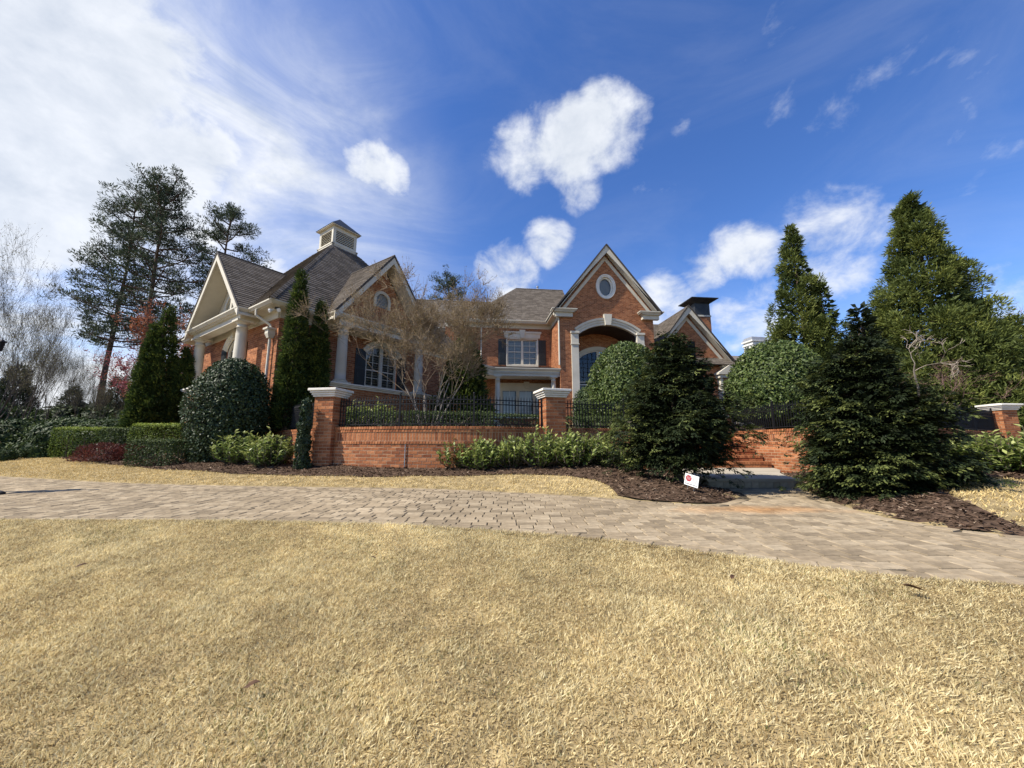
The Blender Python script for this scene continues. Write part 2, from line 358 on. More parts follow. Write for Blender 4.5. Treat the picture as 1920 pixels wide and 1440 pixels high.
def emit(key, name, material, parent, most=300, stuffname=None):
    """the largest pieces in view as parts of their own, the rest joined as one stuff part"""
    L = BUDGET.pop(key, [])
    def size(V):
        q = V.mean(0) - CAM; z = q @ FW
        if z < .5: return -1
        u = abs(q[0] / z * FPX); v = abs(q @ UP / z * FPX)
        s = 1 / z
        if u > 960 or v > 720: s *= .1
        return s
    L.sort(key=lambda e: -size(e[0]))
    for V, F in L[:most]:
        c = V.mean(0); me = bpy.data.meshes.new(name); me.from_pydata([tuple(p) for p in V - c], [], F); me.update()
        o = link(name, me, material, None); o.location = c; put(o, parent)
    if L[most:]:
        mb = MB()
        for V, F in L[most:]: mb.add(V, F)
        o = mb.build(stuffname or name + '_field', material, parent); o['kind'] = 'stuff'
def tile_wall(key, o, ux, uy, n, poly, holes, wallname, parent, material='house_brick', row_h=.0765, lens=(.213,), gap=.012, thick=.004, full=None):
    o = np.array(o, float); pieces, strips = rows(poly, row_h, list(lens), gap, holes, True, y0=0.)
    mb = MB()
    for c in strips:
        mb.add([o + ux * x + uy * w for (x, w) in c], [tuple(range(len(c)))])
    wo = mb.build(wallname, 'mortar', parent)
    full = np.linalg.norm(o[:2]) < 19.5 if full is None else full
    for c, y in pieces:
        V, F = piece_geo(c, y, o, ux, uy, n, thick, row_h, False); collect(key, V, F if full else F[:1])
    return wo
def tile_roof(key, pts, parent=None, mbbase=None, row_h=.145, lens=(.26, .3, .34, .22), gap=.012, thick=.018):
    P = [np.array(p, float) for p in pts]; ux = P[1] - P[0]; ux /= np.linalg.norm(ux)
    n = np.cross(P[1] - P[0], P[-1] - P[0]); n /= np.linalg.norm(n)
    if n[2] < 0: n = -n
    uy = np.cross(n, ux)
    if uy[2] < 0: uy = -uy
    poly = [((p - P[0]) @ ux, (p - P[0]) @ uy) for p in P]
    pieces, _ = rows(poly, row_h, list(lens), gap, (), False, y0=min(q[1] for q in poly))
    near = np.linalg.norm(np.mean(P, 0)[:2]) < 19
    for c, y in pieces:
        V, F = piece_geo(c, y, P[0], ux, uy, n, thick, row_h, True); collect(key, V, F if near else F[:2])
    if mbbase is not None: mbbase.hexa([p - n * .05 for p in P], [p - n * .002 for p in P])
    return n

def catmull(pts, step=.1):
    P = [np.array(p, float) for p in pts]; P = [2 * P[0] - P[1]] + P + [2 * P[-1] - P[-2]]; out = []
    for i in range(1, len(P) - 2):
        n = max(2, int(np.linalg.norm(P[i + 1] - P[i]) / step))
        for k in range(n):
            t = k / n; a, b, c, d = P[i - 1:i + 3]
            out.append(.5 * ((2 * b) + (-a + c) * t + (2 * a - 5 * b + 4 * c - d) * t * t + (-a + 3 * b - 3 * c + d) * t ** 3))
    out.append(P[-2]); return np.array(out)
def in_poly(x, y, poly):
    x = np.asarray(x, float); y = np.asarray(y, float); poly = np.asarray(poly, float)[:, :2]; r = np.zeros(x.shape, bool); j = len(poly) - 1
    for i in range(len(poly)):
        xi, yi = poly[i]; xj, yj = poly[j]
        c = ((yi > y) != (yj > y)) & (x < (xj - xi) * (y - yi) / (yj - yi + 1e-12) + xi); r ^= c; j = i
    return r
def dist_line(x, y, line):
    x = np.asarray(x, float); y = np.asarray(y, float); Ln = np.asarray(line, float)[:, :2]
    A = Ln[:-1]; Dl = Ln[1:] - A; L2 = (Dl * Dl).sum(1) + 1e-12
    if x.size < 4000:
        px = x.reshape(-1, 1) - A[:, 0]; py = y.reshape(-1, 1) - A[:, 1]; t = np.clip((px * Dl[:, 0] + py * Dl[:, 1]) / L2, 0, 1)
        return np.sqrt(((px - t * Dl[:, 0]) ** 2 + (py - t * Dl[:, 1]) ** 2).min(1)).reshape(x.shape)
    best = np.full(x.shape, 1e9)
    for i in range(len(A)):
        px = x - A[i, 0]; py = y - A[i, 1]; t = np.clip((px * Dl[i, 0] + py * Dl[i, 1]) / L2[i], 0, 1); best = np.minimum(best, (px - t * Dl[i, 0]) ** 2 + (py - t * Dl[i, 1]) ** 2)
    return np.sqrt(best)

# ------------------------------------------------------------------ terrain
ZD = .70      # level of the driveway
NEAR = [(-40, 4.6), (-16, 4.3)] + [tuple(at_z(u, v, ZD)[:2]) for u, v in ((0, 975), (240, 975), (480, 977), (620, 980), (760, 985), (960, 997), (1120, 1010), (1280, 1030), (1500, 1060), (1700, 1083), (1920, 1097))] + [(4.6, 2.1), (8, 1.4), (14, .8), (40, .5)]
FAR_A = [(-40, 16.5), (-20, 12.2)] + [tuple(at_z(u, v, ZD)[:2]) for u, v in ((0, 893), (200, 904), (400, 910), (600, 913), (800, 916), (1000, 925), (1160, 935), (1250, 942), (1340, 945), (1384, 934))] + [(3.75, 6.7), (3.7, 7.42)]
FAR_B = [(5.45, 7.42)] + [tuple(at_z(u, v, ZD)[:2]) for u, v in ((1500, 914), (1560, 940), (1640, 965), (1760, 987), (1920, 1005))] + [(5.3, 3.35), (8, 3.5), (14, 3.6), (40, 4)]
def thin(c): return np.array([p for i, p in enumerate(c) if i in (0, len(c) - 1) or -14 < p[0] < 8 or i % 8 == 0])
NEAR = thin(catmull([(*p, 0) for p in NEAR], .35)[:, :2]); FAR_A = thin(catmull([(*p, 0) for p in FAR_A[:-2]], .35)[:, :2]); FAR_B = thin(catmull([(*p, 0) for p in FAR_B], .35)[:, :2])
FAR = np.vstack([FAR_A, [(3.72, 6.7), (3.70, 7.42)], FAR_B])
DRIVE = np.vstack([NEAR, FAR[::-1]])
LAND = [(3.7, 7.40), (5.42, 7.36), (5.62, 8.0), (6.1, 8.9), (6.8, 9.9), (7.2, 10.75), (4.6, 10.75), (4.1, 9.6), (3.8, 8.6)]
FAR2 = np.vstack([FAR_A, [(3.72, 6.7), (3.66, 7.42), (3.78, 8.6), (4.1, 9.6), (4.6, 10.8), (4.6, 13), (7.25, 13), (7.25, 10.8), (6.82, 9.85), (6.12, 8.85), (5.64, 7.95)], FAR_B]); DRIVE2 = np.vstack([NEAR, FAR2[::-1]])
def H(x, y):
    x = np.asarray(x, float); y = np.asarray(y, float)
    yn = np.interp(x, NEAR[:, 0], NEAR[:, 1]); front = y < yn
    dn = dist_line(x, y, NEAR); df = dist_line(x, y, FAR2); ins = in_poly(x, y, DRIVE2)
    zf = ZD + .002 - .125 * np.minimum(dn, 4.5) - .03 * np.clip(dn - 4.5, 0, 20)
    zb = ZD + .005 + .165 * np.minimum(df, 1.9) + .07 * np.clip(df - 1.9, 0, 6) + .01 * np.clip(df - 8, 0, 40)
    u = .012 * np.sin(x * 1.7 + .6) * np.cos(y * 1.3) + .008 * np.sin(x * 3.9 + y * 2.7)
    z = np.where(front, zf, zb) + u * np.minimum(np.minimum(dn, df) * 2, 1)
    return np.where(ins, ZD - .03, z)
def gp(u, v, lift=0.):
    d = ray(u, v); t = np.geomspace(.8, 300, 500)
    for k in range(2):
        P = CAM + d * t[:, None]; hit = np.nonzero(P[:, 2] <= H(P[:, 0], P[:, 1]))[0]; i = hit[0] if len(hit) else len(t) - 1
        if k == 0: t = np.linspace(t[max(i - 1, 0)], t[i], 40)
    p = P[i].copy(); p[2] = float(H(p[0], p[1])) + lift; return p
def axis(c):
    a = np.concatenate([np.linspace(0, 16, 65), 16 + np.cumsum(np.geomspace(.3, 160, 34))]); return np.unique(np.concatenate([-a[::-1], a])) + c
X, Y = np.meshgrid(axis(0), axis(5)); Z = H(X, Y)
Z = np.where(np.hypot(X, Y) > 60, Z * 0 + np.minimum(Z, 1.3), Z)
nx, ny = X.shape[1], X.shape[0]; idx = np.arange(nx * ny).reshape(ny, nx)
gm = np_mesh('ground', np.stack([X.ravel(), Y.ravel(), Z.ravel()], 1), np.stack([idx[:-1, :-1].ravel(), idx[:-1, 1:].ravel(), idx[1:, 1:].ravel(), idx[1:, :-1].ravel()], 1))
tag(link('ground', gm, 'soil', smooth=True), kind='structure')
def sheet(name, poly, material, zf, step=.3, interior=True):
    poly = [Vector((float(p[0]), float(p[1]))) for p in poly]; pts = list(poly); n = len(poly)
    if interior:
        xs = [p.x for p in poly]; ys = [p.y for p in poly]
        gx, gy = np.meshgrid(np.arange(min(xs), max(xs), step), np.arange(min(ys), max(ys), step)); gx = gx.ravel(); gy = gy.ravel()
        k = in_poly(gx, gy, [tuple(p) for p in poly]) & (dist_line(gx, gy, [tuple(p) for p in poly] + [tuple(poly[0])]) > step * .4)
        pts += [Vector((float(a), float(b))) for a, b in zip(gx[k], gy[k])]
    vs, _, fs, *_ = geometry.delaunay_2d_cdt(pts, [(i, (i + 1) % n) for i in range(n)], [], 1, 1e-5)
    me = bpy.data.meshes.new(name); me.from_pydata([(v.x, v.y, float(zf(v.x, v.y))) for v in vs], [], fs); me.update()
    return tag(link(name, me, material, smooth=True), kind='structure')

# ------------------------------------------------------------------ driveway of pavers
drive = sheet('driveway', DRIVE, 'joint', lambda x, y: ZD - .012, 1.0)
def paver_geo(c, top, inset=.006):
    c = np.array(c, float); m = c.mean(0); n = len(c); V = []
    for k, (sh, z) in enumerate(((0, top - .035), (0, top - .005), (inset, top))):
        for p in c:
            d = p - m; L = np.linalg.norm(d); q = m + d * (1 - sh * 1.4 / L); V.append((q[0], q[1], z))
    F = [tuple(range(2 * n, 3 * n))]
    for r in (0, 1): F += [(r * n + i, r * n + (i + 1) % n, (r + 1) * n + (i + 1) % n, (r + 1) * n + i) for i in range(n)]
    return V, F
prng = random.Random(3); BW = .155
def border(line, side, x0, x1):
    """a course of pavers laid end to end along an edge"""
    P = np.array(line, float); s = np.concatenate([[0], np.cumsum(np.hypot(*np.diff(P, axis=0).T))]); L = s[-1]; t = 0
    f = lambda q: np.array([np.interp(q, s, P[:, 0]), np.interp(q, s, P[:, 1])])
    while t < L - .3:
        l = prng.choice((.2, .215, .23)); a = f(t + .004); b = f(t + l - .004); t += l
        if not (x0 < a[0] < x1): continue
        d = (b - a) / np.linalg.norm(b - a); nrm = np.array([-d[1], d[0]]) * side
        c = [a + nrm * .012, b + nrm * .012, b + nrm * BW, a + nrm * BW]
        if side < 0: c = c[::-1]
        collect('paver', *paver_geo(c, ZD + prng.uniform(-.003, .003)))
border(NEAR, 1, -17, 10); border(FAR_A, -1, -20, 4); border(FAR_B, -1, -20, 10)
yy = 1.0; cand = []
while yy < 13:
    rh = .15; xx = -18 + prng.random() * .2
    while xx < 10:
        l = prng.choice((.14, .16, .2, .2, .225)); cand.append([(xx + .005, yy + .005), (xx + l - .005, yy + .005), (xx + l - .005, yy + rh - .005), (xx + .005, yy + rh - .005)]); xx += l
    yy += rh
cand = np.array(cand)
def edge_d(x, y): return np.where(in_poly(x, y, DRIVE), np.minimum(dist_line(x, y, NEAR), dist_line(x, y, FAR)), -1)
mid_ = cand.mean(1); dm = edge_d(mid_[:, 0], mid_[:, 1]); cand = cand[dm > BW - .03]
dd = edge_d(cand[..., 0].ravel(), cand[..., 1].ravel()).reshape(-1, 4)
def cut_back(c, line):
    """trim a paver along the border course of the nearest edge"""
    m_ = c.mean(0); A = line[:-1]; Dl = line[1:] - A; t = np.clip(((m_ - A) * Dl).sum(1) / ((Dl * Dl).sum(1) + 1e-12), 0, 1); Q = A + Dl * t[:, None]; i = np.argmin(np.hypot(*(Q - m_).T))
    nr = (m_ - Q[i]) / np.linalg.norm(m_ - Q[i]); sd_ = [(p - Q[i]) @ nr - (BW + .009) for p in c]; out = []
    for j in range(len(c)):
        k = (j + 1) % len(c)
        if sd_[j] >= 0: out.append(c[j])
        if (sd_[j] >= 0) != (sd_[k] >= 0): out.append(c[j] + (c[k] - c[j]) * sd_[j] / (sd_[j] - sd_[k]))
    return np.array(out)
for c, d_ in zip(cand, dd):
    if d_.min() < BW + .01:
        for line in (NEAR, FAR):
            if len(c) > 2 and dist_line(c[:, 0], c[:, 1], line).min() < .6: c = cut_back(c, line)
    if len(c) > 2 and abs(area2([tuple(p) for p in c])) > .003: collect('paver', *paver_geo(c, ZD + prng.uniform(-.003, .003)))
emit('paver', 'paver', 'paver', drive, 300, 'paver_field')

tick('retaining wall line')
# ------------------------------------------------------------------ retaining wall line, terrace, landing, steps
ZT = 1.92
S0 = catmull([(-7.5, 12.15, 0), (-6.2, 10.9, 0), (-4.72, 9.62, 0)], .1)
S1 = catmull([(-4.4, 9.42, 0), (-2.98, 8.95, 0), (-1.71, 8.80, 0), (-.5, 8.93, 0), (.80, 9.50, 0)], .1)
S2 = catmull([(1.25, 9.74, 0), (2.67, 10.11, 0), (4.0, 10.25, 0), (4.6, 10.8, 0), (4.7, 12.6, 0)], .1)
S3 = catmull([(7.14, 12.6, 0), (7.18, 11.5, 0), (7.24, 10.7, 0), (7.4, 9.95, 0), (7.95, 9.45, 0), (9.2, 9.3, 0), (10.6, 9.7, 0), (12.4, 10.7, 0), (14.4, 11.9, 0), (16.55, 13.0, 0)], .1)
def terrace_z(x, y): return 1.80 + .075 * np.clip(np.minimum(dist_line(x, y, S1), np.minimum(dist_line(x, y, S2), dist_line(x, y, S3))) - .5, 0, 12)
TERR = [tuple(p[:2] + np.array([0, .12])) for p in np.vstack([S0, S1, S2])] + [(4.85, 12.6), (7.0, 12.6)] + [tuple(p[:2] + np.array([.12, .1])) for p in S3] + [(16.9, 13.3), (40, 14), (40, 60), (-40, 60), (-7.7, 12.4)]
# keep the left yard (in front of the house's left side) at the lower level
TERR[-1] = (-7.7, 12.5); TERR[-2] = (-12.5, 60)
sheet('terrace', TERR, 'mulch', lambda x, y: float(terrace_z([x], [y])[0]), .8)
land = thing('landing_step', 'pale concrete landing slab one step above the pavers at the foot of the brick stair', 'step', (5.2, 8.5, ZD))
mb = MB(); mb.hexa([(x, y, .72) for x, y in LAND], [(x, y, .80) for x, y in LAND]); normals_out(mb.build('base', 'step_block', land))
cen = np.array([5.3, 9.0]); big = [tuple(cen + (np.array(p) - cen) * 1.012) for p in LAND]
mb = MB(); mb.hexa([(x, y, .805) for x, y in big], [(x, y, .862) for x, y in big]); o = normals_out(mb.build('slab', 'concrete', land))
bv = o.modifiers.new('bevel', 'BEVEL'); bv.width = .008; bv.segments = 2
for (p, q) in ((LAND[0], LAND[1]), (LAND[1], LAND[2]), (LAND[2], LAND[3])):
    p = np.array(p); q = np.array(q); L = np.linalg.norm(q - p); n = int(L / .125); d = (q - p) / L; nr = np.array([d[1], -d[0]])
    for i in range(n):
        c = p + d * (i + .5) * L / n + nr * .0; mb = MB(); mb.obox((0, 0, 0), (d[0], d[1], 0), (nr[0], nr[1], 0), (0, 0, 1), L / n / 2 - .004, .03, .055)
        o = mb.build('block', 'step_block', None); o.location = (c[0], c[1], .748); put(o, land)
brng = random.Random(11)
st = thing('brick_stair', 'red brick stair rising between curved cheek walls above the landing', 'stair', (5.9, 11, .8))
for k in range(6):
    z0 = .86 + k * .165; y0 = 10.72 + k * .34
    mb = MB(); mb.box(4.72, 7.16, y0 + .012, 13, z0 - .1, z0 + .16); mb.build('step_core', 'mortar', st)
    x = 4.74
    while x < 7.1:      # rowlock tread course
        mb = MB(); mb.box(0, .062, 0, .34, 0, .07); o = mb.build('brick', 'brick', None); o.location = (x, y0 - .012, z0 + .096); put(o, st); x += .073
    x = 4.74 - .1 * (k % 2)
    while x < 7.1:
        mb = MB(); mb.box(max(0, 4.74 - x), min(.2, 7.15 - x), 0, .04, 0, .075); o = mb.build('brick', 'brick', None); o.location = (x, y0, z0 + .012); put(o, st); x += .211

def wall_along(obj_thing, path, zb, key):
    """curved brick wall: rowlock coping, projecting bands, a soldier course, running bond below"""
    P = path[:, :2]; s = np.concatenate([[0], np.cumsum(np.hypot(*np.diff(P, axis=0).T))]); Lm = s[-1]
    def at(t): return np.array([np.interp(t, s, P[:, 0]), np.interp(t, s, P[:, 1])])
    def frame(t):
        a = at(max(0, t - .05)); b = at(min(Lm, t + .05)); d = (b - a) / np.linalg.norm(b - a); return at(t), d, np.array([d[1], -d[0]])
    mb = MB(); pts = [(p[0], p[1], 0) for p in P]
    mb.sweep(pts, [(0, zb), (0, ZT - .02), (-.26, ZT - .02), (-.26, zb)]); w = normals_out(mb.build('wall_core', 'mortar', obj_thing))
    z = ZT; rows_ = [(.072, .073, .028, .30), (.068, .073, .016, .05), (.20, .0735, .003, .05), (.072, .073, .018, .05)]
    while z - sum(r[0] for r in rows_) > zb: rows_.append((.0765, .213, .003, .05))
    for i, (h, l, proud, dp) in enumerate(rows_):
        t = -(l / 2 if i % 2 else 0)
        while t < Lm:
            a = max(t, 0) + .0065; b = min(t + l, Lm) - .0065; t += l
            if b - a < .02: continue
            c, d, nr = frame((a + b) / 2); j = brng.uniform(-.0025, .0025)
            cc = c + nr * (proud - dp / 2 + j)
            m = MB(); m.obox((cc[0], cc[1], z - h / 2), (d[0], d[1], 0), (nr[0], nr[1], 0), (0, 0, 1), (b - a) / 2, dp / 2, h / 2 - .0065)
            collect(key, m.v, m.f)
        z -= h
    return w
def pillar(x, y, front_az, label, zb):
    t = thing('brick_pillar', label, 'pillar', (x, y, zb), 'brick pillars of the garden wall'); n = az(front_az)[:2]; d = np.array([-n[1], n[0]]); hw = .262
    def B(mb, hx, z0, z1): return mb.obox((x, y, (z0 + z1) / 2), (d[0], d[1], 0), (n[0], n[1], 0), (0, 0, 1), hx, hx, (z1 - z0) / 2)
    mb = MB(); B(mb, hw - .01, zb, 2.66); core = mb.build('core', 'mortar', t)
    z = 2.655; k = 0
    while z > zb:
        for f, (fd, fn) in enumerate(((d, n), (n, -d), (-d, -n), (-n, d))):
            q = -hw + (.1 if (k + f) % 2 else 0.)
            if (k + f) % 2: segs = [(-hw, -hw + .1)]
            else: segs = []
            while q < hw - .02: segs.append((q, min(q + .213, hw))); q += .213
            for (a, b) in segs:
                if b - a < .03: continue
                c = np.array([x, y]) + fd * (a + b) / 2 + fn * (hw - .025 + brng.uniform(-.001, .001))
                m = MB(); m.obox((0, 0, 0), (fd[0], fd[1], 0), (fn[0], fn[1], 0), (0, 0, 1), (b - a) / 2 - .006, .02, .0322)
                o = m.build('brick', 'brick', None); o.location = (c[0], c[1], z - .038); put(o, core)
        z -= .0765; k += 1
    cap = MB(); B(cap, hw + .03, 2.655, 2.70); B(cap, hw + .055, 2.7005, 2.75); B(cap, hw + .085, 2.7505, 2.80); B(cap, hw + .12, 2.8005, 2.865)
    o = cap.build('cap', 'stone', t); bv = o.modifiers.new('bevel', 'BEVEL'); bv.width = .012; bv.segments = 2
    m = MB(); q = hw + .10; c4 = [np.array([x, y]) + d * a + n * b for a, b in ((-q, -q), (q, -q), (q, q), (-q, q))]
    m.hexa([(p[0], p[1], 2.8655) for p in c4], [(x + (p[0] - x) * .3, y + (p[1] - y) * .3, 2.90) for p in c4]); normals_out(m.build('cap_top', 'stone', t))
    return t
P1 = (-4.56, 9.55); P2 = (1.02, 9.66); P3 = (16.9, 13.2)
pillar(*P1, 190, 'brick pillar with white cap at the corner beside the ivy column', .85)
pillar(*P2, 165, 'brick pillar with white cap rising behind the laurel bushes before the porch', .85)
pillar(*P3, 180, 'brick pillar with white cap at the end of the wall under the cedars', .85)
def garden_wall(path, label, zb, loc, key, most):
    t = thing('brick_garden_wall', label, 'wall', loc, 'sections of the brick garden wall'); w = wall_along(t, path, zb, key); emit(key, 'brick', 'brick', w, most, 'brick_field'); return t
garden_wall(S0, 'low brick wall between the house corner and the ivy-clad pillar', .8, (-6.2, 10.9, .9), 'w0', 60)
garden_wall(S1, 'bowed low brick wall behind the laurels between two capped pillars', .75, (-1.7, 8.9, .9), 'w1', 300)
garden_wall(S2, 'low brick wall curving behind the dark cypress toward the stair', .75, (3, 10.2, .9), 'w2', 200)
garden_wall(S3, 'low brick wall running from the stair behind the broad cypress to the end pillar', .7, (9, 9.4, .9), 'w3', 300)

tick('iron fences')
# ------------------------------------------------------------------ iron fences on the wall
def picket_mesh(ball):
    z0, z1 = 0.03, .66; m = MB(); r = .0095
    m.box(-r, r, -r, r, z0, z1)
    m.hexa([(-.012, -.012, z1 + .002), (.012, -.012, z1 + .002), (.012, .012, z1 + .002), (-.012, .012, z1 + .002)], [(-.004, -.004, z1 + .02)] + [(.004, -.004, z1 + .02), (.004, .004, z1 + .02), (-.004, .004, z1 + .02)])
    m.hexa([(-.009, -.009, z1 + .018), (.009, -.009, z1 + .018), (.009, .009, z1 + .018), (-.009, .009, z1 + .018)], [(-.001, -.001, z1 + .085), (.001, -.001, z1 + .085), (.001, .001, z1 + .085), (-.001, .001, z1 + .085)])
    if ball: m.lathe((0, 0, .575), [(.006, -.022), (.017, -.012), (.02, 0), (.017, .012), (.006, .022)], 8)
    me = m.mesh('picket'); me.materials.append(M['iron']); return me
PICK = [picket_mesh(False), picket_mesh(True)]
def fence(path, label, offs=-.13, post_every=1.9):
    P = np.array([[p[0], p[1]] for p in path]); s = np.concatenate([[0], np.cumsum(np.hypot(*np.diff(P, axis=0).T))]); L = s[-1]
    T = np.gradient(P, axis=0); T /= np.linalg.norm(T, axis=1)[:, None]; P = P + np.stack([T[:, 1], -T[:, 0]], 1) * offs
    t = thing('iron_fence', label, 'fence', (P[len(P) // 2][0], P[len(P) // 2][1], ZT), 'black iron fences on the garden wall')
    path3 = lambda z: [(p[0], p[1], z) for p in P[::2]]
    for z in (ZT + .055, ZT + .525, ZT + .63):
        m = MB(); m.sweep(path3(z), [(-.014, -.011), (.014, -.011), (.014, .011), (-.014, .011)]); normals_out(m.build('rail', 'iron', t))
    n = int(L / .082); npost = max(1, int(round(L / post_every)))
    for i in range(n + 1):
        q = i * L / n; x = np.interp(q, s, P[:, 0]); y = np.interp(q, s, P[:, 1])
        o = bpy.data.objects.new('picket', PICK[i % 2]); COL.objects.link(o); o.location = (x, y, ZT); put(o, t)
    for i in range(npost + 1):
        q = i * L / npost; x = np.interp(q, s, P[:, 0]); y = np.interp(q, s, P[:, 1]); m = MB(); m.box(x - .022, x + .022, y - .022, y + .022, ZT - .02, ZT + .73)
        m.lathe((x, y, ZT + .73), [(.028, 0), (.03, .012), (.014, .02), (.024, .035), (.028, .05), (.02, .066), (.004, .075)], 10); m.build('post', 'iron', t)
    return t
fence(S0, 'black iron picket fence beside the ivy column, between house corner and pillar')
fence(S1, 'black iron picket fence on the bowed wall between the two capped pillars')
fence(S2, 'black iron picket fence passing behind the dark cypress with the yard sign')
fence(S3, 'black iron picket fence below the round holly, ending at the pillar under the cedars')

tick('the house')
# ------------------------------------------------------------------ the house
ZW = np.array([0, 0, 1.])
class Fr:
    """a facade frame: s along the wall, d outward, z up"""
    def __init__(f, o, e, q): f.o = np.array([o[0], o[1], 0.]); f.e = np.array(e, float); f.q = np.array(q, float)
    def pt(f, s, d, z): return f.o + f.e * s + f.q * d + np.array([0, 0, z])
    def box(f, mb, s0, s1, d0, d1, z0, z1):
        c = f.pt((s0 + s1) / 2, (d0 + d1) / 2, (z0 + z1) / 2); return mb.obox(c, f.e, f.q, (0, 0, 1), (s1 - s0) / 2, (d1 - d0) / 2, (z1 - z0) / 2)
    def prism(f, mb, poly, d0, d1):
        return mb.hexa([f.pt(s, d0, z) for s, z in poly], [f.pt(s, d1, z) for s, z in poly])
    def band(f, mb, pts, prof):
        """sweep a profile [(across, out)] along facade curve pts [(s, z)]; across = to the left of travel"""
        n = len(pts); k = len(prof); V = []
        for i in range(n):
            a = np.array(pts[max(i - 1, 0)]); b = np.array(pts[min(i + 1, n - 1)]); t = (b - a) / np.linalg.norm(b - a); nn = np.array([-t[1], t[0]])
            for (x, y) in prof: q = np.array(pts[i]) + nn * x; V.append(f.pt(q[0], y, q[1]))
        F = [(i * k + q, i * k + (q + 1) % k, (i + 1) * k + (q + 1) % k, (i + 1) * k + q) for i in range(n - 1) for q in range(k)] + [tuple(range(k)), tuple((n - 1) * k + q for q in range(k))]
        return mb.add(V, F)
house = thing('brick_house', 'large red brick house with steep grey shingle roofs and beige trim above the walled terrace', 'house', (-2, 18, 2))
def hbuild(mb, name, material, parent=None, bevel=0, smooth=False):
    o = normals_out(mb.build(name, material, parent if parent is not None else house, smooth))
    if bevel: b = o.modifiers.new('bevel', 'BEVEL'); b.width = bevel; b.segments = 2; b.limit_method = 'ANGLE'
    return o
def arc(c, w, zs, rise, n=18):
    """segmental arch through (c-w, zs) (c, zs+rise) (c+w, zs)"""
    r = (w * w + rise * rise) / (2 * rise); zc = zs + rise - r; a0 = math.asin(w / r)
    return [(c + r * math.sin(-a0 + 2 * a0 * i / n), zc + r * math.cos(-a0 + 2 * a0 * i / n)) for i in range(n + 1)]
def arch_hole(c, w, z0, zs, rise):
    r = (w * w + rise * rise) / (2 * rise); zc = zs + rise - r
    def h(z):
        if z < z0 or z > zs + rise: return None
        if z <= zs: return (c - w, c + w)
        x = math.sqrt(max(0, r * r - (z - zc) ** 2)); return (c - x, c + x)
    return h
def rect_hole(s0, s1, z0, z1): return lambda z: (s0, s1) if z0 < z < z1 else None
def window(f, s0, s1, z0, z1, leaves=2, cols=2, rows_=3, rise=0., slat='blind', depth=-.09, back=True, frame_mat='trim', muntin='trim', sash=True):
    """one window: frame > panes, muntins, slats"""
    c = (s0 + s1) / 2; w = (s1 - s0) / 2; fw = .075
    outer = [(s0, z0), (s1, z0)] + (arc(c, w, z1, rise)[::-1] if rise else [(s1, z1), (s0, z1)])
    mb = MB()
    f.box(mb, s0, s0 + fw, depth - .05, depth + .06, z0, z1 + (0 if rise else 0)); f.box(mb, s1 - fw, s1, depth - .05, depth + .06, z0, z1)
    f.box(mb, s0 + fw, s1 - fw, depth - .05, depth + .058, z0, z0 + fw)
    if rise: f.band(mb, arc(c, w, z1, rise), [(-fw, depth - .05), (-fw, depth + .06), (0, depth + .06), (0, depth - .05)])
    else: f.box(mb, s0 + fw, s1 - fw, depth - .05, depth + .058, z1 - fw, z1)
    for i in range(1, leaves):
        x = s0 + (s1 - s0) * i / leaves; f.box(mb, x - .075, x + .075, depth - .05, depth + .056, z0 + fw, z1 + rise * .93 - (0 if rise else fw))
    win = hbuild(mb, 'window', frame_mat)
    pane(f, outer, depth - .01, win)
    for i in range(leaves):
        a = s0 + (s1 - s0) * i / leaves + (fw if i == 0 else .075); b = s0 + (s1 - s0) * (i + 1) / leaves - (fw if i == leaves - 1 else .075)
        top = z1 + rise * .55
        for k in range(1, cols): m = MB(); x = a + (b - a) * k / cols; f.box(m, x - .011, x + .011, depth - .004, depth + .02, z0 + fw, z1 + rise * .75); hbuild(m, 'muntin', muntin, win)
        for k in range(1, rows_): m = MB(); z = z0 + fw + (z1 - fw - z0) * k / rows_ + (.0); h = .011 if not (sash and k == rows_ // 2 and rows_ % 2 == 0) else .026; f.box(m, a, b, depth - .003, depth + .019, z - h, z + h); hbuild(m, 'muntin', muntin, win)
        if rise: m = MB(); f.box(m, a, b, depth - .003, depth + .019, z1 - .012, z1 + .012); hbuild(m, 'muntin', muntin, win)
        if slat:
            z = z0 + fw + .03
            while z < z1 + rise * .5:
                m = MB(); cc = f.pt((a + b) / 2, depth - .075, z); up = np.array([0, 0, 1]) * .78 + f.q * .62; sd_ = np.cross(f.e, up); m.obox(cc, f.e, up, sd_, (b - a) / 2, .042, .004); hbuild(m, 'slat', slat, win); z += .105
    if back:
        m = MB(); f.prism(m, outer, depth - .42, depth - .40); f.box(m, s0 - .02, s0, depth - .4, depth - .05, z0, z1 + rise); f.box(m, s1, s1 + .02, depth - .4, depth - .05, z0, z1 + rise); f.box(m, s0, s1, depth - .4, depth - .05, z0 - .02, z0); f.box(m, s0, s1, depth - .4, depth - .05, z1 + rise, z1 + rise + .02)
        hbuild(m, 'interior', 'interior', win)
    return win
def pane(f, poly, d, parent):
    V = [f.pt(s, d, z) for s, z in poly]
    if np.dot(np.cross(f.e, ZW), f.q) * area2(poly) < 0: V = V[::-1]
    m = MB(); m.add(V, [tuple(range(len(V)))]); return m.build('pane', 'glass', parent)
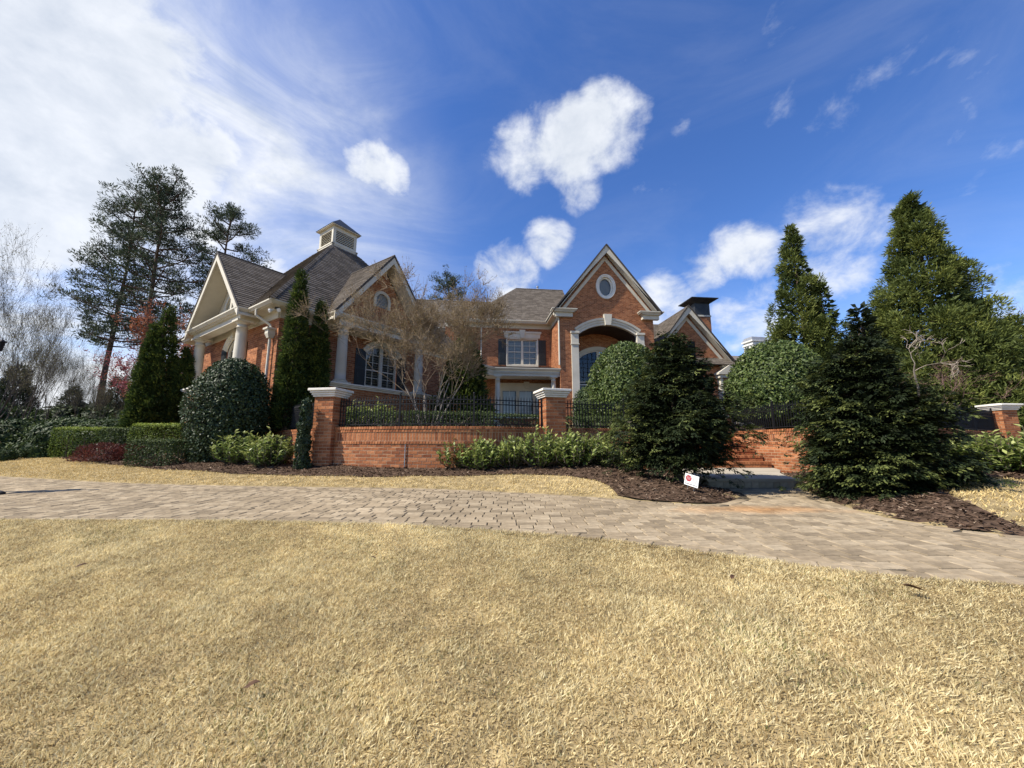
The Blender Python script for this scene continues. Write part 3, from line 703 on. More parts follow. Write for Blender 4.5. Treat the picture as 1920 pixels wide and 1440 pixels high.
def shutter(f, s0, s1, z0, z1):
    m = MB(); f.box(m, s0, s1, .012, .045, z0, z1); sh = hbuild(m, 'shutter', 'shutter')
    for (a, b) in ((z0 + .08, (z0 + z1) / 2 - .05), ((z0 + z1) / 2 + .05, z1 - .08)):
        m = MB(); f.box(m, s0 + .06, s1 - .06, .045, .06, a, b); hbuild(m, 'panel', 'shutter', sh, .006)
        m = MB(); z = a + .05
        while z < b - .03: f.box(m, s0 + .075, s1 - .075, .06, .068, z, z + .02); z += .045
        hbuild(m, 'louver', 'shutter', sh)
def column(base, r, z0, z1, f, parent=None):
    H_ = z1 - z0; c = (base[0], base[1], z0)
    prof = [(r * 1.0, .17), (r * 1.0, .2)] + [(r * (1.0 - .16 * max(0, t - .3) ** 1.3), .2 + t * (H_ - .46)) for t in np.linspace(0, 1, 8)] + [(r * .9, H_ - .26), (r * .93, H_ - .25), (r * .93, H_ - .23), (r * .84, H_ - .22), (r * .84, H_ - .15)]
    m = MB(); m.lathe(c, prof, 22); col = hbuild(m, 'column', 'trim', parent, smooth=False)
    for p in col.data.polygons: p.use_smooth = len(p.vertices) == 4
    m = MB(); m.obox((c[0], c[1], z0 + .04), f.e, f.q, (0, 0, 1), r * 1.42, r * 1.42, .04); m.lathe((c[0], c[1], z0), [(r * 1.36, .081), (r * 1.4, .105), (r * 1.34, .13), (r * 1.15, .135), (r * 1.12, .15), (r * 1.2, .16), (r * 1.12, .175)], 22); hbuild(m, 'column_base', 'trim', col)
    m = MB(); m.lathe((c[0], c[1], z0), [(r * .86, H_ - .149), (r * 1.08, H_ - .11), (r * 1.2, H_ - .075), (r * 1.2, H_ - .07)], 22); m.obox((c[0], c[1], z1 - .034), f.e, f.q, (0, 0, 1), r * 1.36, r * 1.36, .034); hbuild(m, 'capital', 'trim', col)
GUT = [(0, .0), (.05, .0), (.075, .035), (.12, .085), (.12, .13), (.105, .13), (.10, .11), (0, .11)]
def keystone(f, c, z0, z1, w0, w1, d): m = MB(); f.prism(m, [(c - w0, z0), (c + w0, z0), (c + w1, z1), (c - w1, z1)], .0, d); return m
roof_base = MB(); ZE = 6.0
# ---- left wing, turned toward the drive
WA = az(35); WB = az(-55); C0 = np.array([-7.8, 12.3, 0.])
FF = Fr(C0, WA, -WB); FL = Fr(C0, WB, -WA)          # front face, left face
WS = 8.1; ZW = np.array([0, 0, 1.])
wf = tile_wall('hb', C0, WA, ZW, -WB, [(0, 1.2), (WS, 1.2), (WS, 5.78), (0, 5.78)], [arch_hole(4.08, .76, 3.78, 5.14, .42)], 'wall', house)
wl = tile_wall('hb', C0, WB, ZW, -WA, [(0, .9), (WS, .9), (WS, 5.78), (0, 5.78)], [arch_hole(3.55, .72, 3.6, 5.12, .44)], 'wall', house)
def eaves():
    m = MB()
    for f in (FF, FL): f.box(m, 0.0 if f is FF else .002, WS, .003, .05, 5.70, 5.96)
    FF.box(m, -.43, WS, -.3, .43, 5.962, 5.985); FL.box(m, .3, WS, -.3, .43, 5.9605, 5.984)
    hbuild(m, 'soffit', 'trim')
    q = lambda a, b: C0 + WA * a + WB * b + np.array([0, 0, 5.985])
    m = MB(); m.sweep([q(*p) for p in ((-.43, WS), (-.43, 6.29), (-.75, 6.29), (-.75, 1.25), (-.43, 1.25), (-.43, -.43), (1.39, -.43), (1.39, -1.03), (5.81, -1.03), (5.81, -.43), (WS, -.43))], GUT); hbuild(m, 'gutter', 'trim')
eaves()
def pediment(f, s0, s1, out, zap, tymp_d, tymp, cols, base_z, base_d):
    """projecting porch gable: beam, soffit, tympanum, rakes, roof planes; s0..s1 are the roof feet"""
    c = (s0 + s1) / 2; sl_ = (zap - 6.12) / (c - s0)
    m = MB(); f.box(m, s0 + .12, s1 - .12, .053, out - .12, 5.95, 5.983); f.box(m, s0 + .30, s1 - .30, out - .55, out - .22, 5.76, 5.949); f.box(m, s0 + .30, s0 + .62, .052, out - .551, 5.76, 5.948); f.box(m, s1 - .62, s1 - .30, .052, out - .551, 5.76, 5.948)
    hbuild(m, 'entablature', 'trim')
    zt = lambda s: 6.12 + sl_ * (s - s0) if s < c else 6.12 + sl_ * (s1 - s)
    if tymp == 'brick':
        tile_wall('hb', f.o + f.q * tymp_d, f.e, ZW, f.q, [(s0 + .25, 6.0), (s1 - .25, 6.0), (c, zt(c) - .36)], [arch_hole(c, .30, 7.0, 7.35, .3)], 'gable_wall', house)
        m = MB(); f.band(m, [(c - .3, 7.0)] + arc(c, .3, 7.35, .29, 10) + [(c + .3, 7.0)], [(-.02, tymp_d), (-.02, tymp_d + .06), (.1, tymp_d + .06), (.1, tymp_d)]); hbuild(m, 'vent_trim', 'trim')
        m = MB(); z = 7.02
        while z < 7.6: f.box(m, c - .28, c + .28, tymp_d - .05, tymp_d - .02, z, z + .035); z += .06
        hbuild(m, 'vent', 'louver')
    else:
        m = MB(); f.prism(m, [(s0 + .2, 6.0), (s1 - .2, 6.0), (c, zt(c) - .3)], tymp_d - .05, tymp_d); hbuild(m, 'tympanum', 'trim')
        m = MB(); f.band(m, [(c - .62, 6.3)] + arc(c, .62, 6.75, .61, 16) + [(c + .62, 6.3)], [(-.02, tymp_d), (-.02, tymp_d + .1), (.16, tymp_d + .08), (.16, tymp_d)]); hbuild(m, 'arch_trim', 'trim')
        window(f, c - .6, c + .6, 6.22, 6.76, 2, 2, 2, .58, None, tymp_d + .05, False)
    m = MB()       # sloping soffit and rake boards
    for sg in (-1, 1):
        e0 = s0 if sg < 0 else s1
        A = (e0, 6.07); B = (c, zap - .05)
        t = np.array([c - e0, zap - 6.12]); t /= np.linalg.norm(t)
        low = lambda p, h: (p[0], p[1] - h)
        k = .34 / max(.3, abs(t[0])) * 1.0
        f.prism(m, [low(A, .0), B, low(B, .30), low(A, .30)] if sg < 0 else [B, low(A, 0), low(A, .30), low(B, .30)], out - .06, out - .012)
        f.prism(m, [low(A, .19), low(B, .19), low(B, .235), low(A, .235)], tymp_d + .001, out - .062)
    rk = hbuild(m, 'rake_board', 'trim')
    b = -.55; hs = 1.23
    for sg in (-1, 1):
        e0 = s0 if sg < 0 else s1; back = -(-.55 + (zap - 6.12) / hs)
        pts = [f.pt(e0, .55, 6.12), f.pt(e0, out, 6.12), f.pt(c, out, zap), f.pt(c, back, zap)]
        tile_roof('sh', pts, None, roof_base)
    m = MB(); m.tube([f.pt(c, out - .0, zap + .012), f.pt(c, back, zap + .012)], .035, 6); hbuild(m, 'ridge_cap', 'shingle')
    m = MB()       # dark drip edge
    for sg in (-1, 1):
        e0 = s0 if sg < 0 else s1; m.obox((f.pt(e0, out, 6.115) + f.pt(c, out, zap - .005)) / 2 - f.q * .004, (f.pt(c, out, zap) - f.pt(e0, out, 6.12)) / np.linalg.norm(f.pt(c, out, zap) - f.pt(e0, out, 6.12)), f.q, np.cross((f.pt(c, out, zap) - f.pt(e0, out, 6.12)) / np.linalg.norm(f.pt(c, out, zap) - f.pt(e0, out, 6.12)), f.q), np.linalg.norm(f.pt(c, out, zap) - f.pt(e0, out, 6.12)) / 2, .012, .03)
    hbuild(m, 'drip_edge', 'roof_base')
    for s in cols: column(f.pt(s, out - .385, 0), .185, base_z, 5.76, f)
pediment(FF, 1.27, 5.93, 1.15, 9.12, .45, 'brick', (1.84, 5.40), 3.60, 1.1)
pediment(FL, 1.13, 6.41, .87, 8.85, .12, 'panel', (1.62, 5.75), 3.60, .8)
for f, s0, s1, out in ((FF, 1.30, 5.95, 1.12), (FL, 1.2, 6.3, .86)):
    for (oo, e, n_, L) in ((f.pt(s0, out, 0), f.e, f.q, s1 - s0), (f.pt(s0, 0, 0), f.q, -f.e, out), (f.pt(s1, 0, 0), f.q, f.e, out)):
        tile_wall('hb', oo, e, ZW, n_, [(0, 1.0), (L, 1.0), (L, 3.44), (0, 3.44)], [], 'porch_base', house)
    m = MB(); f.box(m, s0 - .05, s1 + .05, 0.012, out + .05, 3.441, 3.50); f.box(m, s0 - .1, s1 + .1, .012, out + .1, 3.5005, 3.545); f.box(m, s0 - .14, s1 + .14, .012, out + .14, 3.5455, 3.60); hbuild(m, 'ledge', 'stone', None, .01)
for f, c, w, z0, zs, rise in ((FF, 4.08, .76, 3.78, 5.14, .42), (FL, 3.55, .72, 3.6, 5.12, .44)):
    window(f, c - w, c + w, z0, zs, 2, 2, 4, rise, 'louver')
    m = MB(); f.band(m, arc(c, w + .0, zs, rise, 20), [(-.01, .0), (-.01, .05), (.07, .05), (.075, .08), (.15, .08), (.155, .11), (.23, .11), (.23, .0)]); hbuild(m, 'arch_trim', 'trim')
    hbuild(keystone(f, c, zs + rise - .03, zs + rise + .33, .09, .14, .16), 'keystone', 'trim', None, .008)
    m = MB(); f.box(m, c - w - .05, c + w + .05, .01, .1, z0 - .1, z0 - .002); hbuild(m, 'sill', 'trim')
    shutter(f, c - w - .47, c - w - .02, z0, zs + .12); shutter(f, c + w + .02, c + w + .47, z0, zs + .12)
q = lambda a, b, z: C0 + WA * a + WB * b + np.array([0, 0, z])
e = -.55; r2 = WS + .55; zc = 6.12 + 1.23 * (WS / 2 + .55); cc = WS / 2
for p0, p1 in (((e, e), (r2, e)), ((e, r2), (e, e)), ((r2, e), (r2, r2)), ((r2, r2), (e, r2))):
    tile_roof('sh', [q(*p0, 6.12), q(*p1, 6.12), q(cc, cc, zc)], None, roof_base)
def cap_line(p, q_, n=None):
    p = np.array(p, float); q_ = np.array(q_, float); L = np.linalg.norm(q_ - p); k = max(1, int(L / .16)); d = (q_ - p) / L; s_ = np.cross(d, ZW); s_ /= np.linalg.norm(s_); u_ = np.cross(s_, d)
    for i in range(k):
        c = p + d * (i + .5) * L / k
        m = MB(); h = L / k * .62
        for sg in (-1, 1):
            w = s_ * sg * .11 - u_ * .075
            m.hexa([c - d * h + u_ * .03, c + d * h + u_ * .012, c + d * h + w + u_ * .012, c - d * h + w + u_ * .03], [c - d * h + u_ * .042, c + d * h + u_ * .02, c + d * h + w + u_ * .02, c - d * h + w + u_ * .042])
        collect('cap', m.v, m.f)
for p in ((e, e), (r2, e), (e, r2)): cap_line(q(*p, 6.13), q(cc + (p[0] - cc) * .16, cc + (p[1] - cc) * .16, zc - .16 * (zc - 6.12)))
# cupola
def cupola():
    hw = .62; z0, z1 = 10.70, 12.02; f = [Fr(q(cc - hw, cc - hw, 0), WA, -WB), Fr(q(cc - hw, cc - hw, 0), WB, -WA), Fr(q(cc - hw, cc + hw, 0), WA, WB), Fr(q(cc + hw, cc - hw, 0), WB, WA)]
    m = MB(); f[0].box(m, .05, 2 * hw - .05, -2 * hw + .05, -.05, z0, z1)
    b = hbuild(m, 'cupola', 'interior')
    for g in f:
        m = MB(); g.box(m, -.005, .14, -.06, .0, z0, z1); g.box(m, 2 * hw - .14, 2 * hw + .005, -.061, -.001, z0, z1); g.box(m, .14, 2 * hw - .14, -.062, -.002, z0, z0 + .5); g.box(m, .14, 2 * hw - .14, -.062, -.002, z1 - .2, z1); g.box(m, -.05, 2 * hw + .05, -.06, .05, z0 - .1, z0 + .36); g.box(m, -.07, 2 * hw + .07, -.06, .07, z0 + .36, z0 + .41)
        hbuild(m, 'frame', 'trim', b)
        z = z0 + .54
        while z < z1 - .2:
            m = MB(); c = g.pt(hw, -.035, z); up = ZW * .75 - g.q * .66; m.obox(c, g.e, up, np.cross(g.e, up), hw - .145, .04, .010); hbuild(m, 'slat', 'trim', b); z += .088
    m = MB(); o2 = .14; c4 = [q(cc + sx * (hw + o2), cc + sy * (hw + o2), z1) for sx, sy in ((-1, -1), (1, -1), (1, 1), (-1, 1))]
    m.hexa(c4, [p + ZW * .035 for p in c4]); hbuild(m, 'eave', 'trim', b)
    m = MB(); m.add([p + ZW * .037 + (p - q(cc, cc, z1)) * .03 for p in c4] + [q(cc, cc, z1 + .84)], [(0, 1, 4), (1, 2, 4), (2, 3, 4), (3, 0, 4), (3, 2, 1, 0)]); hbuild(m, 'cupola_roof', 'copper', b)
cupola()
def downspout(pts, r=.045):
    m = MB(); m.tube(pts, r, 8); o = hbuild(m, 'downspout', 'trim'); return o
ds = downspout([FL.pt(.62, .48, 5.98), FL.pt(.62, .48, 5.78), FL.pt(.40, .12, 5.5), FL.pt(.33, .10, 5.4), FL.pt(.33, .10, 1.2)])
m = MB(); c = FL.pt(.33, .11, 0)
for (r0, r1, z0, z1) in ((.07, .12, 5.02, 5.16), (.12, .12, 5.1605, 5.30), (.17, .17, 5.3005, 5.36)):
    m.hexa([c + FL.e * a * r0 + FL.q * b * r0 + ZW * z0 for a, b in ((-1, -1), (1, -1), (1, 1), (-1, 1))], [c + FL.e * a * r1 + FL.q * b * r1 + ZW * z1 for a, b in ((-1, -1), (1, -1), (1, 1), (-1, 1))])
hbuild(m, 'hopper', 'trim', ds)
m = MB(); c = q(-.2, -.2, 5.93); m.lathe(c, [(.06, -.02), (.06, .03), (.03, .03)], 12)      # twin floodlight under the corner soffit
fl = hbuild(m, 'flood_light', 'shutter')
for k, dr in ((-1, np.array([-.5, -.6, -.55])), (1, np.array([.35, -.75, -.5]))):
    m = MB(); dr = dr / np.linalg.norm(dr); p = c + np.array([k * .09, 0, -.03]); m.tube([p, p + dr * .06, p + dr * .13, p + dr * .17], [.03, .04, .065, .06], 12); hbuild(m, 'lamp_head', 'white_paint', fl)

# ---- main block
MM = az(84); MN = az(174); G0 = at_y(1135, 720, 22); G0[2] = 0
GF = Fr(G0, MM, MN)
def gz(u, v, f=GF, d=0.):
    p = at_pl(u, v, f.o + f.q * d, f.q); return p[2]
CM = .25; GA = 13.55; GS = 1.29
OP = (CM, 1.80, 2.0, 7.95, .62)
def oval(z): 
    k = (z - 10.98) / .66
    return (CM - .48 * math.sqrt(1 - k * k), CM + .48 * math.sqrt(1 - k * k)) if abs(k) < 1 else None
tile_wall('hb', GF.o, MM, ZW, MN, [(-2.65, 2.2), (3.15, 2.2), (3.15, 9.45), (CM, 13.1), (-2.65, 9.45)], [arch_hole(*OP), oval], 'wall', house)
tile_wall('hb', GF.pt(-2.65, 0, 0), -MN, ZW, -MM, [(0, 2.2), (2.5, 2.2), (2.5, 9.2), (0, 9.2)], [], 'wall', house)
tile_wall('hb', GF.pt(3.15, 0, 0), -MN, ZW, MM, [(0, 2.2), (5, 2.2), (5, 9.2), (0, 9.2)], [], 'wall', house)
MF = Fr(GF.pt(0, -2.5, 0), MM, MN)
WX = (-5.53, -3.58, 6.52, 8.22)
tile_wall('hb', MF.o, MM, ZW, MN, [(-9.5, 2.2), (-2.65, 2.2), (-2.65, 9.2), (-9.5, 9.2)], [rect_hole(*WX), rect_hole(-5.88, -2.76, 2.74, 4.93)], 'wall', house)
# entry arch trim, pilasters, keystone
def jamb(c, w, zs, rise, z0): return [(c + w, z0), (c + w, zs)] + arc(c, w, zs, rise, 22)[::-1][1:-1] + [(c - w, zs), (c - w, z0)]
m = MB(); GF.band(m, arc(CM, 1.80, 7.95, .62, 24), [(-.02, -.15), (-.02, .06), (.13, .06), (.135, .10), (.27, .10), (.275, .15), (.40, .17), (.40, .0)]); hbuild(m, 'entry_arch', 'trim')
for s in (-1, 1):
    a = CM + s * 2.015; m = MB(); GF.box(m, a - .215, a + .215, -.15, .09, 2.9, 7.28); GF.box(m, a - .25, a + .25, -.14, .13, 7.2805, 7.36); GF.box(m, a - .225, a + .225, -.15, .095, 7.3605, 7.97); GF.box(m, a - .26, a + .26, -.14, .17, 7.9705, 8.10 + .0); GF.box(m, a - .26, a + .26, -.15, .14, 2.5, 2.899); hbuild(m, 'pilaster', 'trim', None, .008)
hbuild(keystone(GF, CM, 8.50, 9.18, .17, .25, .24), 'keystone', 'trim', None, .01)
# recessed entry: side walls, vault, back wall with arched steel window-door
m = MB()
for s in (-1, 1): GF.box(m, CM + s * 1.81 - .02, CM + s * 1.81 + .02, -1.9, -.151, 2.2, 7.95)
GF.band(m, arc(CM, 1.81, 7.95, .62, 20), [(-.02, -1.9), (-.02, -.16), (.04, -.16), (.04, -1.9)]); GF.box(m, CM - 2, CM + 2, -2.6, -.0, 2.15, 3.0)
hbuild(m, 'entry_vault', 'entry_dark')
tile_wall('hb', GF.pt(0, -1.88, 0), MM, ZW, MN, [(CM - 1.8, 2.9), (CM + 1.8, 2.9), (CM + 1.8, 8.6), (CM - 1.8, 8.6)], [arch_hole(CM, 1.35, 2.9, 6.9, .55)], 'entry_wall', house)
EF = Fr(GF.pt(0, -1.88, 0), MM, MN)
m = MB(); EF.band(m, [(CM - 1.35, 2.9)] + arc(CM, 1.35, 6.9, .55, 20) + [(CM + 1.35, 2.9)], [(0, 0), (0, .08), (.25, .08), (.25, 0)]); hbuild(m, 'entry_trim', 'trim')
window(EF, CM - 1.34, CM + 1.34, 5.35, 6.9, 2, 4, 5, .55, None, -.05, True, 'trim', 'iron'); window(EF, CM - 1.34, CM + 1.34, 2.95, 5.25, 2, 3, 4, 0, None, -.05, True, 'trim', 'iron')
# oval window
m = MB(); ov = [(CM + .47 * math.cos(t), 10.98 + .65 * math.sin(t)) for t in np.linspace(0, 2 * math.pi, 37)]
GF.band(m, ov, [(.02, -.12), (.02, .05), (-.06, .05), (-.065, .08), (-.14, .09), (-.15, .0)]); ow = hbuild(m, 'oval_window', 'stone')
m = MB(); GF.band(m, [(CM + .40 * math.cos(t), 10.98 + .58 * math.sin(t)) for t in np.linspace(0, 2 * math.pi, 37)], [(.04, -.13), (.04, -.06), (-.06, -.06), (-.06, -.13)]); hbuild(m, 'sash', 'stone', ow)
pane(GF, [(CM + .46 * math.cos(t), 10.98 + .64 * math.sin(t)) for t in np.linspace(0, 2 * math.pi, 31)[:-1]], -.12, ow)
m = MB(); GF.prism(m, [(CM + .5 * math.cos(t), 10.98 + .68 * math.sin(t)) for t in np.linspace(0, 2 * math.pi, 31)[:-1]], -.22, -.2); hbuild(m, 'shade', 'louver', ow)
# eave returns, rakes
def gable_trim(f, c, hw, zap, slope, ze, out, w=.36, ret=1.25):
    s0, s1 = c - hw, c + hw
    for sg in (-1, 1):
        e0 = c + sg * hw
        m = MB(); A = (e0, ze + .06); B = (c, zap - .05)
        f.prism(m, [A, B, (B[0], B[1] - w * 1.35), (A[0], A[1] - .02)] if True else [], out - .05, out - .01)
        f.prism(m, [(A[0] - sg * .3, A[1] + .1), (B[0], B[1] - .28), (B[0], B[1] - .33), (A[0] - sg * .3, A[1] + .05)], .002, out - .051)
        f.prism(m, [(A[0] - sg * .55, A[1] + .16), (B[0], B[1] - .55), (B[0], B[1] - .85), (A[0] - sg * .55, A[1] - .12)], .004, .05)
        hbuild(m, 'rake_board', 'trim')
        a, b = sorted((e0 + sg * .03, e0 - sg * ret)); m = MB()
        f.box(m, a + .05, b - .05, .001, out - .08, ze - .12, ze - .02); f.box(m, a + .12, b - .12, .002, out - .2, ze - .38, ze - .1205)
        hbuild(m, 'eave_return', 'trim')
        m = MB(); pth = [f.pt(b, .0, ze - .06), f.pt(b, out - .1, ze - .06), f.pt(a, out - .1, ze - .06), f.pt(a, -.1, ze - .06)]; pth = pth[::-1]
        m.sweep(pth, GUT); hbuild(m, 'cornice', 'trim')
        m = MB(); m.add([f.pt(a, .0, ze + .09), f.pt(b, .0, ze + .09), f.pt(b, out, ze + .055), f.pt(a, out, ze + .055)], [(0, 1, 2, 3)]); m.build('return_flashing', 'copper', house)
gable_trim(GF, CM, 3.28, GA, GS, 9.32, .42)
for sg in (-1, 1):
    e0 = CM + sg * 3.32; tile_roof('sh', [GF.pt(e0, .46, GA - GS * 3.32), GF.pt(e0, -7, GA - GS * 3.32), GF.pt(CM, -7, GA), GF.pt(CM, .46, GA)], None, roof_base)
    m = MB(); A = GF.pt(e0, .45, GA - GS * 3.32 - .01); B = GF.pt(CM, .45, GA - .01); d = (B - A) / np.linalg.norm(B - A); m.obox((A + B) / 2, d, MN, np.cross(d, MN), np.linalg.norm(B - A) / 2, .012, .035); hbuild(m, 'drip_edge', 'roof_base')
# main eave, gutter, hip roof
m = MB(); MF.box(m, -9.5, -2.66, .003, .04, 8.95, 9.2); MF.box(m, -9.5, -2.66, .001, .45, 9.2005, 9.23)
for sg, s in ((-1, -2.65),):
    f2 = Fr(GF.pt(s, 0, 0), -MN, -MM); f2.box(m, -.02, 2.5, .003, .04, 8.95, 9.2); f2.box(m, -.02, 2.5, .001, .38, 9.201, 9.231)
hbuild(m, 'soffit', 'trim')
m = MB(); m.sweep([MF.pt(-9.5, .4, 9.235), MF.pt(-2.98, .4, 9.235), GF.pt(-2.98, .42, 9.235)], GUT); hbuild(m, 'gutter', 'trim')
HZ = 9.36; ZR = HZ + 3.75; dE = -2.0; dR = dE - 3.75
tile_roof('sh', [GF.pt(-8.3, dE, HZ), GF.pt(-1.0, dE, HZ), GF.pt(-1.0, dR, ZR), GF.pt(-4.55, dR, ZR)], None, roof_base)
tile_roof('sh', [GF.pt(-8.3, dE - 8, HZ), GF.pt(-8.3, dE, HZ), GF.pt(-4.55, dR, ZR)], None, roof_base)
cap_line(GF.pt(-8.3, dE, HZ), GF.pt(-4.55, dR, ZR)); cap_line(GF.pt(-4.55, dR, ZR), GF.pt(-1, dR, ZR))
tile_roof('sh', [GF.pt(-19, -2.9, 9.0), GF.pt(-5.5, -2.9, 9.0), GF.pt(-5.5, -6.2, 12.1), GF.pt(-19, -6.2, 12.1)], None, roof_base)
cap_line(GF.pt(-19, -6.2, 12.1), GF.pt(-5.5, -6.2, 12.1))
m = MB(); c = GF.pt(-2.9, dR - .2, ZR); m.lathe(c - ZW * .1, [(.06, 0), (.06, .32), (.09, .33), (.09, .42), (.02, .46)], 10); hbuild(m, 'roof_vent', 'grey_metal')
m = MB(); c = GF.pt(-2.15, dR - .5, ZR); m.obox(c + ZW * .02, MM, MN, ZW, .32, .3, .05); m.obox(c - ZW * .12, MM, MN, ZW, .2, .2, .12); hbuild(m, 'attic_vent', 'roof_base')
# link block behind the wing
tile_wall('hb', GF.pt(0, -3.3, 0), MM, ZW, MN, [(-19, 2.2), (-9.4, 2.2), (-9.4, 8.9), (-19, 8.9)], [], 'wall', house)
m = MB(); LF = Fr(GF.pt(0, -3.3, 0), MM, MN); LF.box(m, -19, -9.4, .0, .34, 8.8, 8.95); hbuild(m, 'soffit', 'trim'); m = MB(); m.sweep([LF.pt(-19, .3, 8.88), LF.pt(-8.3, .3, 8.88)], GUT); hbuild(m, 'gutter', 'trim')
# upper window
window(MF, *WX, 2, 2, 4, 0, 'blind'); c = (WX[0] + WX[1]) / 2
m = MB(); MF.prism(m, [(WX[0] - .18, 8.30), (WX[1] + .18, 8.30), (WX[1] + .24, 8.72), (WX[0] - .24, 8.72)], .005, .08); MF.box(m, WX[0] - .27, WX[1] + .27, .004, .13, 8.6, 8.735); hbuild(m, 'window_header', 'trim', None, .008)
hbuild(keystone(MF, c, 8.28, 8.84, .12, .2, .17), 'keystone', 'trim', None, .008)
m = MB(); MF.box(m, WX[0] - .06, WX[1] + .06, .002, .1, WX[2] - .1, WX[2] - .001); MF.box(m, WX[0] - .07, WX[0] - .001, .001, .05, WX[2], 8.295); MF.box(m, WX[1] + .001, WX[1] + .07, .001, .05, WX[2], 8.295); MF.box(m, WX[0], WX[1], .001, .045, WX[3] + .001, 8.296); hbuild(m, 'window_casing', 'trim')
shutter(MF, WX[0] - .58, WX[0] - .08, WX[2], 8.2); shutter(MF, WX[1] + .08, WX[1] + .58, WX[2], 8.2)
downspout([GF.pt(-3.0, .1, 9.25), GF.pt(-3.0, .1, 9.05), GF.pt(-2.72, .02, 8.85), GF.pt(-2.71, .05, 8.7), GF.pt(-2.71, .05, 6.05)], .05)
downspout([MF.pt(-7.2, .06, 9.2), MF.pt(-7.2, .06, 6.2)], .045)
# porch between wing and gable
PA = at_z(868, 674, 5.85); PB = GF.pt(-6.52, -.1, 0); PC = GF.pt(-2.62, -.1, 0); PA[2] = 0
PW = C0 + WA * 8.0 + WB * .2
m = MB(); z5 = np.array([0, 0, 5.72]); m.sweep([PW + z5, PA + z5, PB + z5, PC + z5], GUT); hbuild(m, 'porch_gutter', 'trim')
m = MB(); m.sweep([p + np.array([0, 0, 5.55]) for p in (PW, PA, PB, PC)], [(-.30, -.14), (-.08, -.14), (-.08, .0), (-.03, .0), (-.03, .165), (-.30, .165)]); hbuild(m, 'porch_beam', 'trim')
roofp = [PW, PA, PB, PC, MF.pt(-2.66, .0, 0), MF.pt(-9.3, 0, 0)]
m = MB(); m.hexa([p + ZW * 5.60 for p in roofp], [p + ZW * (5.66) for p in roofp]); hbuild(m, 'porch_ceiling', 'trim')
up6 = [5.86, 5.86, 5.86, 5.86, 6.34, 6.34]
tile_roof('sh', [PB + ZW * 5.86, PC + ZW * 5.86, MF.pt(-2.66, .0, 6.4), MF.pt(-6.6, 0, 6.4)], None, roof_base)
tile_roof('sh', [PA + ZW * 5.86, PB + ZW * 5.86, MF.pt(-6.6, 0, 6.4), MF.pt(-8.6, 0, 6.4)], None, roof_base)
for p in (GF.pt(-3.02, -.32, 0), GF.pt(-6.28, -.32, 0), (PA + (PB - PA) * .45) + MN * -.18):
    column(p, .155, 3.0, 5.41, GF)
fl4 = [PA + MN * .3, PB + MN * .3, PC + MN * .3, MF.pt(-2.66, .02, 0), MF.pt(-9.3, .02, 0)]
m = MB(); m.hexa([p + ZW * 2.2 for p in fl4], [p + ZW * 2.94 for p in fl4]); hbuild(m, 'porch_base', 'house_brick')
f5 = [p + (p - fl4[3]) * .012 for p in fl4]; m = MB(); m.hexa([p + ZW * 2.945 for p in f5], [p + ZW * 3.0 for p in f5]); hbuild(m, 'porch_floor', 'stone')
for k in range(4):      # rounded front steps
    m = MB(); c = PB * .55 + PA * .45 + MN * .25; r = 1.5 - k * .25; n = 14
    ring = [c + np.array([r * math.cos(t), -r * math.sin(t), 0]) for t in np.linspace(.0, math.pi, n)]
    m.hexa([p + ZW * (2.2 + k * .18) for p in ring], [p + ZW * (2.38 + k * .18) for p in ring]); hbuild(m, 'porch_step', 'stone')
for i in range(3):
    a = -5.88 + i * 1.06; window(MF, a, a + 1.0, 2.75, 4.92, 1, 2, 3, 0, None, -.04, True, 'trim', 'white_paint')
    m = MB(); MF.box(m, a + .12, a + .88, -.30, -.29, 2.8, 4.85); hbuild(m, 'curtain', 'blind')
m = MB(); MF.box(m, -4.88, -4.82, -.3, .03, 2.7, 4.95); MF.box(m, -3.82, -3.76, -.3, .03, 2.7, 4.95); MF.box(m, -6.0, -5.88, .002, .06, 2.7, 5.03); MF.box(m, -2.76, -2.67, .002, .06, 2.7, 5.03); MF.box(m, -5.9, -2.75, .001, .058, 4.9, 5.03); hbuild(m, 'door_frame', 'trim')
m = MB(); MF.box(m, -6.05, -2.68, .003, .1, 5.03, 5.32); MF.box(m, -6.1, -2.67, .002, .14, 5.25, 5.34); hbuild(m, 'door_header', 'trim')
hbuild(keystone(MF, -4.3, 5.0, 5.42, .12, .17, .2), 'keystone', 'trim')
m = MB(); MF.box(m, -7.75, -6.95, .01, .06, 3.0, 5.0); hbuild(m, 'side_door', 'door_red')
# ---- right gable
RP = at_y(1295, 720, 24.0); RP[2] = 0; RF = Fr(RP, MM, MN); RA = gz(1295, 577, RF); RE = gz(1370, 690, RF); RH = (RA - RE) / 1.27 + .02
tile_wall('hb', RF.o, MM, ZW, MN, [(-RH + .35, 2.2), (RH - .35, 2.2), (RH - .35, RE + .1), (0, RA - .42), (-RH + .35, RE + .1)], [rect_hole(-.05, .5, 6.6, 8.1)], 'wall', house)
tile_wall('hb', RF.pt(RH - .35, 0, 0), -MN, ZW, MM, [(0, 2.2), (6, 2.2), (6, RE), (0, RE)], [], 'wall', house)
m = MB(); RF.box(m, -.05, .5, -.08, -.05, 6.6, 8.1)
z = 6.62
while z < 8.05: RF.box(m, -.04, .49, -.05, .0, z, z + .03); z += .07
hbuild(m, 'vent', 'shutter')
gable_trim(RF, 0, RH, RA, 1.27, RE, .42, ret=1.1)
